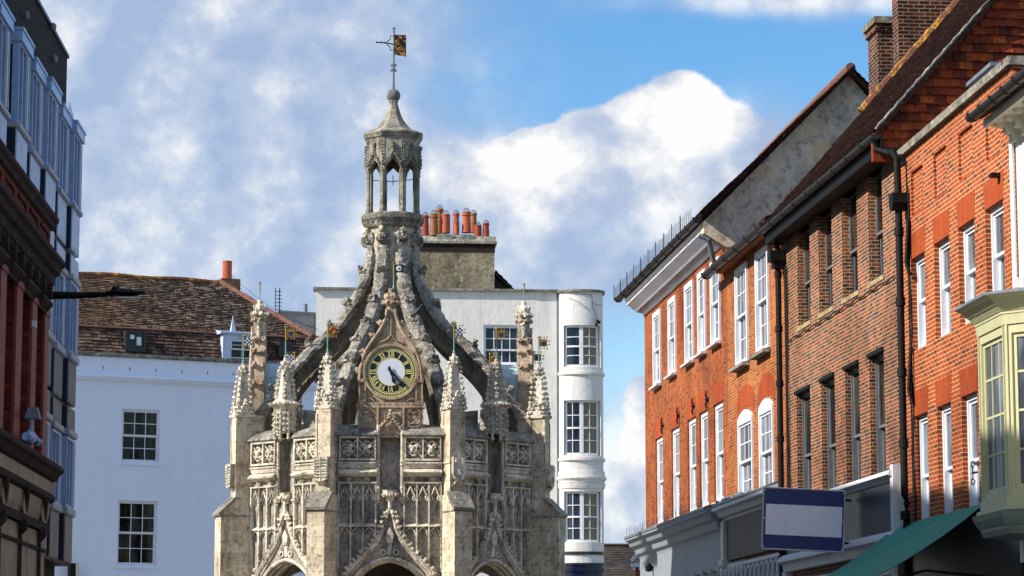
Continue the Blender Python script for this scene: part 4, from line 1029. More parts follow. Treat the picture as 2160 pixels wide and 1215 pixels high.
# arc length parameter, facing-normals helper
def bayband(mb, z0_, z1_, e0=0.0, e1=None, k0=0, k1=None, caps=True):
    e1 = e0 if e1 is None else e1
    a, b = plan(e0), plan(e1); k1 = len(a)-1 if k1 is None else k1
    L_ = 0
    for k in range(k0, k1):
        l = sqrt((a[k+1][0]-a[k][0])**2 + (a[k+1][1]-a[k][1])**2)
        mb.add([(a[k][0], a[k][1], z0_), (a[k+1][0], a[k+1][1], z0_), (b[k+1][0], b[k+1][1], z1_), (b[k][0], b[k][1], z1_)], [(0,1,2,3)], uvs=[[(L_, z0_), (L_+l, z0_), (L_+l, z1_), (L_, z1_)]])
        L_ += l
    if caps:
        for k in range(k0, k1):
            for (q, z_, fl) in ((a, z0_, 1), (b, z1_, 0)):
                f = [(q[k][0], q[k][1], z_), (q[k+1][0], q[k+1][1], z_), (x0+rx*.5, 1.5, z_)]
                mb.add(f, [(0,1,2) if not fl else (2,1,0)])
zz = lambda py: FM.loc(1190, py, -.3)[1]
k0, k1 = 5, 22    # bay window span
WB = [(zz(775), zz(687)), (zz(961), zz(845)), (zz(1144), zz(1037))]
mb = MB(); lev = [(0.0, 0)]
zcur = 0.0
for a, b in sorted(WB):
    bayband(mb, zcur, a, caps=True); 
    bayband(mb, a, b, 0, 0, 0, k0, False); bayband(mb, a, b, 0, 0, k1, None, False)
    # reveals
    for k, sgn in ((k0, 1), (k1, -1)):
        p = PL[k]; q = (x0+rx*.5, 1.2); d = Vector((q[0]-p[0], q[1]-p[1])).normalized()*.16
        f = [(p[0], p[1], a), (p[0]+d.x, p[1]+d.y, a), (p[0]+d.x, p[1]+d.y, b), (p[0], p[1], b)]
        mb.add(f, [(0,1,2,3) if sgn > 0 else (3,2,1,0)])
    zcur = b
bayband(mb, zcur, zt-.05)
mb.obj('curved_bay', M['wht'], hm)
mb = MB(); bayband(mb, zt-.05, zt+.03, .08); mb.obj('bay_coping', M['cope'], hm)
mb = MB()
for py in (785, 966): z = zz(py); bayband(mb, z-.09, z, .06); bayband(mb, z-.12, z-.09, .03)
z = zz(1012)
for e0, a, e1, b in ((.06, z-.02, .11, z+.04), (.11, z+.04, .11, z+.1), (.06, z+.1, .04, z+.3), (.03, z-.1, .05, z-.02), (.05, z-.22, .07, z-.12), (.03, z-.3, .05, z-.22)): bayband(mb, a, b, e0, e1)
mb.obj('moulding', M['wht'], hm)
for wi, (a, b) in enumerate(WB):
    f = MB(); g = MB()
    def strip(mbb, za, zb, e, ks, ke, th=.04):
        p_, q_ = plan(e), plan(e-th)
        for k in range(ks, ke):
            A, B_, C, D = p_[k], p_[k+1], q_[k+1], q_[k]
            mbb.add([(A[0],A[1],za),(B_[0],B_[1],za),(C[0],C[1],za),(D[0],D[1],za),(A[0],A[1],zb),(B_[0],B_[1],zb),(C[0],C[1],zb),(D[0],D[1],zb)], [(0,3,2,1),(4,5,6,7),(0,1,5,4),(1,2,6,5),(2,3,7,6),(3,0,4,7)])
    def post(mbb, t, w, za, zb, e):
        p_ = plan(e); k = int(t); fr_ = t-k; A, B_ = Vector((*p_[k], 0)), Vector((*p_[min(k+1, len(p_)-1)], 0)); c = A + (B_-A)*fr_; d = (B_-A).normalized(); n_ = Vector((-d.y, d.x, 0))
        P = [c - d*w/2, c + d*w/2, c + d*w/2 + n_*.045, c - d*w/2 + n_*.045]
        mbb.extz([(p.x, p.y) for p in P], za, zb)
    e = -.1; zm = (a+b)/2; kc = k0 + 7.6
    strip(f, a, a+.09, e, k0, k1); strip(f, b-.07, b, e, k0, k1); strip(f, zm-.03, zm+.03, e+.01, k0, k1)
    for t in (k0+.1, kc, kc+.75, k1-.7): post(f, t, .075, a+.09, b-.07, e+.012)
    for t in (kc + 4.2, kc+.2-4 ) if wi > 0 else (kc+4.2,): post(f, t, .022, a+.09, b-.07, e-.004)
    for z_ in ((a+.09+zm)/2, (b-.07+zm)/2): strip(f, z_-.014, z_+.014, e-.004, k0, k1, .03)
    w = f.obj('window', M['wp'], hm); strip(g, a+.05, b-.05, e-.03, k0, k1, .01); g.obj('pane', M['g2'], w)
    c = MB()
    for k in range(int(kc)+1, k1-1):
        for j in range(3): post(c, k + j/3, .035, a+.1, b-.08, e-.024)
    c.obj('curtain', M['curt'], w)
mb = MB(); z = zz(1168); bayband(mb, z-.04, z+.07, .03); bayband(mb, z-.38, z-.32, .08); mb.obj('ledge', M['drkfas'], hm)
mb = MB(); bayband(mb, .0, z-.38, .03); bayband(mb, z-.6, z-.5, .1); mb.obj('shopfront', M['navyshop'], hm)
mb = MB()
for pts in ([(1105,612),(1150,612),(1215,616),(1248,622)], [(1248,622),(1250,645),(1262,680)], [(1200,628),(1225,640),(1245,655)], [(1250,640),(1270,645)]):
    P_ = []
    for a, b in pts:
        s, z = FM.loc(a, b, -.62 if a > 1180 else -.14); P_.append((s, -.62 if a > 1180 else -.14, z))
    mb.tube(P_, .009, 4)
for k in range(6):
    s, z = FM.loc(1262, 681, -.5); mb.blob((s+rr(-.08,.08), -.45+rr(-.08,.08), z+rr(-.08,.08)), .05, .4)
mb.obj('dry_creeper', M['dark'], hm)
# chimney stack with pots
yS = 2.2; kx = lambda px, py: FM.loc(px, py, yS)
xa_, zt_ = kx(884, 503); xb_, _ = kx(1043, 503); zb_ = kx(884, 612)[1]
mb = MB(); mb.box(xa_, xb_, yS, yS+1.3, zb_-2, kx(884, 530)[1]); st = mb.obj('chimney_stack', M['cement'], hm)
mb = MB(); a = kx(884, 530)[1]; b = kx(884, 513)[1]; mb.box(xa_-.02, xb_+.02, yS-.02, yS+1.32, a, (a+b)/2+.02); mb.box(xa_-.01, xb_+.01, yS-.01, yS+1.31, (a+b)/2+.02, b); mb.obj('brick_band', M['db'], st)
mb = MB(); c = kx(884, 503)[1]; mb.box(xa_-.08, xb_+.09, yS-.08, yS+1.38, b, b+.08); mb.extx([(yS-.06, b+.08), (yS+1.36, b+.08), (yS+1.2, c+.12), (yS+.1, c+.12)], xa_-.05, xb_+.06)
for (p0, p1) in ((921,957),(968,998)): q0 = kx(p0, 500)[0]; q1 = kx(p1, 500)[0]; mb.box(q0, q1, yS+.0, yS+.3, b+.06, c+.16)
mb.obj('cap', M['cope'], st)
for px, t, bt, w, yo, kd, mk in ((897,455,495,17,.25,0,'potr'),(915,452,494,19,.2,1,'pot2'),(927,441,489,19,.95,0,'pot2'),(940,453,489,20,.25,2,'pot'),(962,450,488,16,.95,0,'pot'),(962.5,468,492,12,.2,1,'pot'),(984,448,488,20,.3,1,'pot'),(999,450,488,16,.95,0,'pot2'),(1008,476,498,17,.25,2,'potr'),(1025,471,498,16,.25,0,'potr')):
    x, z1_ = FM.loc(px, t, yS+yo); _, z0_ = FM.loc(px, bt+3, yS+yo); pot(st, x, yS+yo, z0_, z1_-z0_, w/2*94/5722, M[mk], True, kd)
mb = MB(); x, z = FM.loc(1078, 612, 3.5); x2, z2 = FM.loc(1043, 577, 3.5)
slab(mb, [(x2-.4, 3.4, z2+.3), (x2, 3.4, z2), (x2, 6, z2), (x2-.4, 6, z2+.3)], .05)
tiles(mb, (x+.1, 3.3, z), (0, 1, 0), (x2-.3-x, 0, z2+.3-z), 3, .95, .2, .12)
slab(mb, [(x+.1, 3.3, z), (x+.1, 6.3, z), (x2-.3, 6.3, z2+.3), (x2-.3, 3.3, z2+.3)][::1], .05)
mb.ext([(x, z-.05), (x2-.4, z2+.25), (x2-.4, z-.05)], 3.5, 6); mb.obj('back_roof', M['t_grey'], hm)

# ================================================================ LEFT: office block with projecting metal bays
ho = thing('office_block', 'dark brick office block with stacked blue grey metal window bays on the left', 'building', FL)
ob_ = .3
zp = FL.loc(140, 120, ob_)[1]; xe = FL.loc(140, 200, ob_)[0]
mb = MB(); zbotm = FL.loc(160, 1195)[1]
mb.box(-32, xe, ob_, 8, 3.0, zp); mb.obj('wall', M['db'], ho)
mb = MB(); mb.box(-32, xe+.03, ob_-.04, ob_+.3, zp, zp+.07); mb.obj('coping', M['gut'], ho)
mb = MB(); mb.box(-32, -1.5, .5, 8, 0, 3.0); mb.obj('ground_floor', M['drkfas'], ho)
mb = MB(); x, z = FL.loc(140, 230, .6); x2, z2 = FL.loc(168, 290, .6); mb.ext([(x-.0, z2-.2), (x2, z2-.2), (x+.05, z+.2)], .55, .6); mb.obj('roof_screen', M['blp'], ho)
zz = lambda py, px=171: FL.loc(px, py)[1]
Z = {k: zz(k) for k in (280, 300, 450, 458, 548, 560, 602, 612, 615, 766, 778, 868, 877, 925, 935, 940, 1085, 1098, 1195)}
mb = MB(); x, z = FL.loc(46, 60, ob_); mb.tube([(x, ob_-.05, z), (x, ob_-.05, z-1.2)], .03, 6); mb.obj('rain_pipe', M['lead'], ho)
for px, py in ((46, 42), (103, 65), (106, 133)):
    x, z = FL.loc(px, py, ob_); mb = MB(); mb.lathe([(.03, z), (.06, z+.03), (.06, z+.12), (.02, z+.16)], (x, ob_-.08), 8); mb.obj('wall_lamp', M['lead'], ho)
bays = [(155, 171.5, 0.0, 400), (126, 144.5, .07, 350), (101, 121.5, 0.0, 300), (68, 89.5, .07, 260), (39, 62.5, 0.0, 200)]
B_ = [(FL.loc(a, y, o)[0], FL.loc(b, y, o)[0], o) for a, b, o, y in bays]
per = (B_[0][0] - B_[2][0]) / 2
for k in range(3): B_.append((B_[4][0] - per*(k+1), B_[4][1] - per*(k+1), .07 if k % 2 == 0 else 0.0))
bm = MB(); pn = MB(); sl_ = MB(); dk = MB()
for bi, (a, b, o) in enumerate(B_):
    cap = MB()
    cap.box(a-.04, b+.03, o-.05, ob_+.6, Z[300], Z[280]); cap.box(a-.06, b+.05, o-.07, ob_+.6, Z[280], Z[280]+.05); cap.obj('bay_cap', M['blm'], ho)
    for zt_, zb_ in ((300, 450), (615, 766), (940, 1085)):
        t, s_ = Z[zt_], Z[zb_]
        f = MB()
        for u in (a, b-.05): f.box(u, u+.05, o, o+.06, s_, t)
        m1 = a + (b-a)*.36; m2 = a + (b-a)*.68
        for u in (m1, m2): f.box(u-.025, u+.025, o, o+.06, s_+.05, t-.05)
        f.box(a+.05, b-.05, o, o+.06, t-.05, t); f.box(a+.05, b-.05, o, o+.06, s_, s_+.05)
        # side light facing the camera
        f.box(a, a+.05, o+.06, o+.12, s_, t); f.box(a, a+.05, o+.5, o+.56, s_, t); f.box(a, a+.05, o+.12, o+.5, s_, s_+.05); f.box(a, a+.05, o+.12, o+.5, t-.05, t)
        f.box(b-.05, b, o+.06, o+.6, s_, t)
        # opening light ajar
        w = f.obj('window', M['blm'], ho)
        g = MB(); g.box(a+.03, b-.03, o+.05, o+.058, s_+.02, t-.02); g.box(a+.005, a+.015, o+.1, o+.52, s_+.03, t-.03); g.obj('pane', M['g4'], w)
        l = MB(); u = m2 + .03; l.box(u+.02, u+.09, o-.022, o, s_+.06, t-.06); l.box(u+(b-u)*.75, u+(b-u)*.75+.02, o-.016, o-.001, s_+.06, t-.06); l.obj('opening_light', M['wp'], w)
    for i, (p1, p0) in enumerate(((458, 548), (560, 602), (778, 868), (877, 925), (1098, 1195))):
        m = M['blp'] if p1 in (458, 560) else M['brp']
        q = MB(); q.box(a+.02, b, o+.02, ob_+.5, Z[p0], Z[p1]); q.box(a+.03, b-.03, o+.012, o+.02, Z[p0]+.04, Z[p1]-.03); pl_ = q.obj('panel', m, ho)
        q = MB(); q.box(a-.0, a+.02, o+.035, ob_+.4, Z[p0], Z[p1]); q.obj('shaded_cheek', M['cheekshade'], pl_); q = MB(); q.box(b, b+.02, o+.04, ob_+.4, Z[p0], Z[p1]); q.obj('shaded_cheek', M['cheekshade'], pl_)  # dark strips added so the bay sides look shaded
    for p1, p0 in ((450, 458), (766, 778), (1085, 1098), (602, 612), (925, 935)):
        q = MB(); q.box(a-.02, b+.03, o-.04, ob_+.5, Z[p0], Z[p1]); q.box(a-.0, b+.01, o-.02, ob_+.5, Z[p0]-.02, Z[p0]); q.obj('sill', M['lsill'], ho)
mb = MB(); 
for p1, p0 in ((548, 560), (868, 877)): mb.box(-32, xe+.0, .12, ob_+.4, Z[p0], Z[p1])
mb.obj('recessed_floor_edge', M['blk'], ho)
mb = MB(); mb.box(-32, B_[0][1]-.05, .05, ob_+.5, Z[1195]-.06, Z[1195]); mb.obj('soffit', M['blk'], ho)
# ================================================================ LEFT: dark red terracotta brick building
hb = thing('dark_brick_building', 'dark red brick building with heavy black cornices and tan shopfront, nearest on the left', 'building', FB)
xe = .0
zz = lambda py, px=103, off=0: FB.loc(px, py, off)[1]
zc = zz(451, 117, -.13); zk = zz(546, 131, -.25); zsc = zz(993, 137, -.3)
OPB = []
for a, b in ((75, 88), (44, 60), (9, 26), ):
    OPB.append((FB.loc(a, 780)[0], FB.loc(b, 780)[0]))
w_ = OPB[0][1]-OPB[0][0]; per = OPB[0][0] - OPB[1][0]
for k in range(1, 9): OPB.append((OPB[2][0] - per*1.0*k, OPB[2][1] - per*1.0*k))
zh = zz(655, 88); zbw = zsc + .05
ops = [(a, b, zbw, zh) for a, b in OPB]
mb = MB(); wall(mb, -25, xe, 0, zc-.1, ops, reveal=.3, thick=.5); mb.add([(xe,.5,0),(xe,8,0),(xe,8,zc-.1),(xe,.5,zc-.1)], [(0,1,2,3)]); mb.obj('wall', M['lb'], hb)
sq = lambda L_, k_: [(y_*k_ if y_ < 0 else y_, z_) for y_, z_ in L_]
mb = MB(); mb.extx([(.4, zc+.1), (-.09, zc+.04), (-.13, zc), (-.13, zc-.07), (-.08, zc-.12), (-.06, zc-.2), (0, zc-.22), (.4, zc-.22)], -25, xe+.12)
mb.obj('parapet_coping', M['dstone'], hb)
mb = MB(); pr = [(0, zk+.1), (-.3, zk+.03), (-.34, zk), (-.34, zk-.08), (-.26, zk-.12), (-.22, zk-.22), (-.12, zk-.26), (-.1, zk-.4), (-.05, zk-.42), (-.05, zk-.52), (0, zk-.52)]
mb.extx(sq(pr, .75), -25, xe+.15); mb.obj('cornice', M['dstone'], hb)
mb = MB()
for k in range(7):
    x = -.45 - k*per*.8; mb = MB(); mb.box(x-per*.5, x, -.04, -.0, zk+.2, zk+.26); mb.box(x-.05, x, -.04, 0, zk+.26, zc-.36); mb.box(x-per*.5, x, -.04, -.0, zc-.36, zc-.3); mb.obj('frieze_panel', M['lb'], hb)
for i, (a, b) in enumerate(OPB):
    nxt = OPB[i-1][0] if i else xe; g_ = (nxt-b)
    mb = MB(); mb.box(b+g_*.12, nxt-g_*.2, -.03, .0, zbw, zk-.9); mb.box(b+g_*.08, nxt-g_*.15, -.05, .0, zk-1.0, zk-.9); mb.obj('terracotta_pilaster', M['terra'], hb)
for a, b in OPB:
    mb = MB()
    for zz_, e in ((zh+.0, .12), (zk-.95, .2)):
        mb.extx([(0, zz_+.22), (-.1-e*.15, zz_+.16), (-.11-e*.15, zz_+.1), (-.06, zz_+.04), (-.04, zz_-.02), (0, zz_-.02)], a-e, b+e)
    for x in (a-.08, b-.04): mb.box(x, x+.13, -.14, .0, zk-.75, zk-.5); mb.box(x+.02, x+.11, -.09, 0, zk-.95, zk-.75)
    mb.obj('window_hood', M['dstone'], hb)
for a, b in OPB: sash(hb, a, b, zbw, zh, .16, 1, (1, 1), gm='g1', fm='drkfas', fw=.03, mid=.78)
mb = MB(); x, z = FB.loc(68, 683, -.1); mb.box(x-.05, x+.08, -.16, -.1, z-.06, z+.05); x, z = FB.loc(62, 878, -.1); mb.box(x-.05, x+.08, -.16, -.1, z-.06, z+.05); mb.obj('alarm_box', M['wp'], hb)
# shop cornice, brackets and panels
zs = zsc
pr = [(0, zs+.14), (-.36, zs+.05), (-.42, zs), (-.42, zs-.06), (-.34, zs-.1), (-.28, zs-.2), (-.2, zs-.22), (-.18, zs-.44), (-.24, zs-.48), (-.24, zs-.55), (-.12, zs-.6), (0, zs-.6)]
xo = .13
mb = MB(); mb.extx(sq(pr, .75), -25, xo); mb.obj('shop_cornice', M['dstone'], hb)
mb = MB(); mb.box(-25, xo-.05, -.15, -.01, zs-.44, zs-.24); mb.obj('frieze_board', M['tan'], hb)
z2 = FB.loc(80, 1105, -.1)[1]
mb = MB(); mb.extx([(0, zs-.6), (-.12, zs-.6), (-.1, z2+.2), (-.06, z2+.05), (0, z2+.05)], -25, xo-.2); mb.box(-25, xo-.25, -.05, -.004, 0, z2-.1); mb.obj('panelling', M['tan'], hb)
px_ = [FB.loc(a, 1000, -.2)[0] for a in (104, 60, 27, 0)]
pd = px_[0]-px_[1]; xsb = [px_[0] - pd*.9*k for k in range(8)]
for x in xsb:
    mb = MB(); mb.extx([(0, zs-.5), (-.2, zs-.55), (-.2, zs-.7), (-.17, zs-.95), (-.12, (zs+z2)/2-.1), (-.09, z2+.15), (-.12, z2), (-.18, z2-.06), (-.18, z2-.18), (-.08, z2-.3), (0, z2-.3)], x-.16, x)
    mb.box(x-.14, x-.02, -.1, 0, 0, z2-.3); mb.obj('shopfront_bracket', M['dstone'], hb)
mb = MB(); mb.box(-25, xo-.2, -.12, 0, z2-.08, z2+.06); mb.box(-25, xo-.25, -.08, 0, z2-.42, z2-.36); mb.box(-25, xo-.25, -.09, 0, z2-2.0, z2-1.9)
mb.obj('shopfront_rail', M['dstone'], hb)
# floodlight standing on the shop cornice
x, z = FB.loc(66, 905, -.2)
fl = thing('floodlight', 'small blue grey floodlight standing on the dark cornice', 'lamp', loc=FB.w(x, -.2, zs+.12)); fl.rotation_euler = (0, 0, FB.a)
mb = MB(); mb.extz([(-.12, -.14), (.16, -.14), (.16, .1), (-.12, .1)], .42, .6, .6); mb.obj('lamp_head', M['lead'], fl)
mb = MB(); mb.tube([(0, 0, 0), (0, 0, .42)], .03, 6); mb.tube([(-.1, .0, .2), (.5, -.04, .1)], .05, 8); mb.blob((.5, -.04, .1), .08, .3); mb.blob((-.35, 0, .08), .12, .3, (1.8, 1, .8)); mb.obj('mount', M['blm'], fl)
# street lamp on a bracket
a = atY(100, 623, FB.w(xe, 0).y - .2); b = atY(225, 621, a.y); c = atY(307, 618, a.y)
sl = thing('street_lamp', 'black street lamp with a long horizontal arm reaching out from the left', 'street lamp', loc=(a.x, a.y, a.z))
mb = MB(); L_ = b.x - a.x; mb.tube([(-.1, 0, 0), (L_*.5, 0, .0), (L_+.02, 0, .02)], [.075, .06, .045], 10); mb.box(-.14, -.08, -.1, .1, -.2, .2); mb.obj('arm', M['blk'], sl)
mb = MB(); W = c.x - b.x; z = .02
mb.add([], [])
secs = [(L_-.02, .05, .05, 0), (L_+.1, .12, .08, .0), (L_+.3*W, .16, .075, .02), (L_+.7*W, .15, .06, .015), (L_+.97*W, .1, .04, .02), (L_+W, .05, .02, .02)]
vs = []
for x, hw_, hh, dz in secs:
    for k in range(12): t = 2*pi*k/12; vs.append((x, hw_*cos(t), z+dz+hh*sin(t)*(.6 if sin(t) < 0 else 1)))
fs = [(i*12+k, i*12+(k+1) % 12, (i+1)*12+(k+1) % 12, (i+1)*12+k) for i in range(len(secs)-1) for k in range(12)] + [tuple(range(11, -1, -1)), tuple(range(60, 72))]
mb.add(vs, fs); mb.blob((L_+.22*W, 0, .12), .05, .1, (1.4, .8, .7)); mb.obj('lamp_head', M['blk'], sl)
mb = MB(); mb.box(L_+.3*W, L_+.85*W, -.1, .1, -.035, -.02); mb.obj('lens', M['g2'], sl)
# ================================================================ MARKET CROSS
DC = 72.0
P = atY(822, HOR, DC)
FC = Fr((P.x, P.y), radians(2.2))
mc = thing('market_cross', 'ornate octagonal stone market cross with a clock, curved ribs and a lantern spire', 'monument', FC)
A = 3.75; HWD = A * tan(pi/8)
def ZZ(py, Y): return atY(822, py, Y).z
ZA = lambda py: ZZ(py, DC - A)
def rotz(deg): return Matrix.Rotation(radians(deg), 4, 'Z')
def fm(deg, r): return rotz(deg) @ Matrix.Translation((0, -r, 0))

def annulus(mb, r0, r1, y0, y1, cx=0, cz=0, n=48):
    vs = []; fs = []
    for k in range(n):
        t = 2*pi*k/n; c, s_ = cos(t), sin(t)
        vs += [(cx+r0*c, y0, cz+r0*s_), (cx+r1*c, y0, cz+r1*s_), (cx+r1*c, y1, cz+r1*s_), (cx+r0*c, y1, cz+r0*s_)]
    for k in range(n):
        j = (k+1) % n
        for a in range(4): b = (a+1) % 4; fs.append((k*4+b, k*4+a, j*4+a, j*4+b))
    mb.add(vs, fs)
def polytube(mb, pts, r, y, n=6, close=False): mb.tube([(x, y, z) for x, z in pts], r, n, close)
def quatre(mb, cx, cz, s, y, r=.016):
    for k in range(4):
        t = k*pi/2; c = (cx + s*.42*cos(t), cz + s*.42*sin(t))
        a = [(c[0] + s*.38*cos(t+q), c[1] + s*.38*sin(t+q)) for q in [(-2.2 + 4.4*j/10) for j in range(11)]]
        polytube(mb, a, r, y, 5)
    for sx in (-1, 1):
        for sz in (-1, 1): polytube(mb, [(cx+sx*s*.95, cz+sz*s*.95), (cx+sx*s*.32, cz+sz*s*.32)], r*.8, y, 4)
def crown(mb, c, z, s):
    """foliate crown: ring of leaves, bulb and tip"""
    x, y = c
    mb.lathe([(.55*s, z), (.5*s, z+.1*s), (.75*s, z+.45*s), (.95*s, z+.62*s), (.6*s, z+.78*s)], c, 10)
    for k in range(8):
        t = k*pi/4 + .2; mb.blob((x+.85*s*cos(t), y+.85*s*sin(t), z+.62*s), .26*s, .35)
    mb.lathe([(.5*s, z+.75*s), (.72*s, z+1.0*s), (.8*s, z+1.3*s), (.62*s, z+1.6*s), (.34*s, z+1.78*s), (.3*s, z+2.0*s), (.36*s, z+2.05*s), (.3*s, z+2.2*s), (.1*s, z+2.25*s)], c, 10)
    for k in range(6):
        t = k*pi/3; mb.blob((x+.7*s*cos(t), y+.7*s*sin(t), z+1.35*s), .16*s, .3, (1, 1, 2.2))
def flag(parent, x, y, z0, h, kind, size=.27, flip=1, M_=None):
    """copper mast with a gilded heraldic banner"""
    mb = MB(); mb.M = M_
    mb.tube([(x, y, z0), (x, y, z0+h)], .017, 6); mb.lathe([(.02, z0), (.035, z0+.04), (.018, z0+.09)], (x, y), 8)
    mb.cur = 1; mb.tube([(x, y, z0+h*.62), (x, y, z0+h)], .02, 6); mb.blob((x, y, z0+h+.02), .035, .1)
    a, b = x + .02*flip, x + (.02+size)*flip; s = size; zt = z0+h-.03; zb = zt - s*.95
    if kind != 'plain':
        mats = {'check': ('white', 'blue'), 'shield': ('gold', 'blue'), 'quarter': ('gold', 'red'), 'dark': ('hand', 'white')}[kind]
        mb.cur = 2
        mb.box(a, b, y-.008, y+.008, zb, zt)
        mb.cur = 3
        if kind == 'check':
            for i in range(4):
                for j in range(4):
                    if (i+j) % 2: mb.box(a+(b-a)*i/4, a+(b-a)*(i+1)/4, y-.012, y+.012, zb+(zt-zb)*j/4, zb+(zt-zb)*(j+1)/4)
        elif kind == 'shield':
            c = (a+b)/2; mb.ext([(c-s*.3, zb+s*.6), (c-s*.3, zb+s*.3), (c-s*.18, zb+s*.12), (c, zb+s*.04), (c+s*.18, zb+s*.12), (c+s*.3, zb+s*.3), (c+s*.3, zb+s*.6)], y-.013, y+.013)
            mb.cur = 1; mb.box(c-s*.22, c+s*.22, y-.015, y+.015, zb+s*.62, zb+s*.72)
        elif kind == 'quarter':
            for i, j in ((0, 0), (1, 1)): mb.box(a+(b-a)*(.08+.46*i), a+(b-a)*(.46+.46*i), y-.012, y+.012, zb+s*(.08+.44*j), zb+s*(.44+.44*j))
            mb.cur = 1
            for i, j in ((0, 1), (1, 0)): mb.tube([(a+(b-a)*(.1+.46*i), y-.01, zb+s*(.1+.44*j)), (a+(b-a)*(.44+.46*i), y-.01, zb+s*(.4+.44*j))], .015, 4)
        else:
            c = (a+b)/2; annulus(mb, .0, s*.33, y-.014, y+.014, c, (zb+zt)/2, 10); mb.cur = 2; mb.box(c-s*.06, c+s*.3, y-.017, y+.017, (zb+zt)/2-s*.05, (zb+zt)/2+s*.05); mb.box(c-s*.05, c+s*.05, y-.018, y+.018, (zb+zt)/2-s*.2, (zb+zt)/2+s*.1)
        mb.cur = 1
        if kind != 'dark':
            for t in (.15, .6, 1.0):
                for zz_, sg_ in ((zt, 1), (zb, -1)):
                    u = a+(b-a)*t; mb.tube([(u, y, zz_), (u, y, zz_+.06*sg_)], .008, 4); mb.blob((u, y, zz_+.06*sg_), .022, .2)
            for t in (.3, .75): u = zb+(zt-zb)*t; mb.tube([(b, y, u), (b+.06*flip, y, u)], .008, 4); mb.blob((b+.06*flip, y, u), .022, .2)
        return mb.obj('heraldic_flag', [M['copper'], M['gold'], M[mats[0]], M[mats[1]]], parent)
    return mb.obj('finial_rod', [M['copper'], M['gold']], parent)

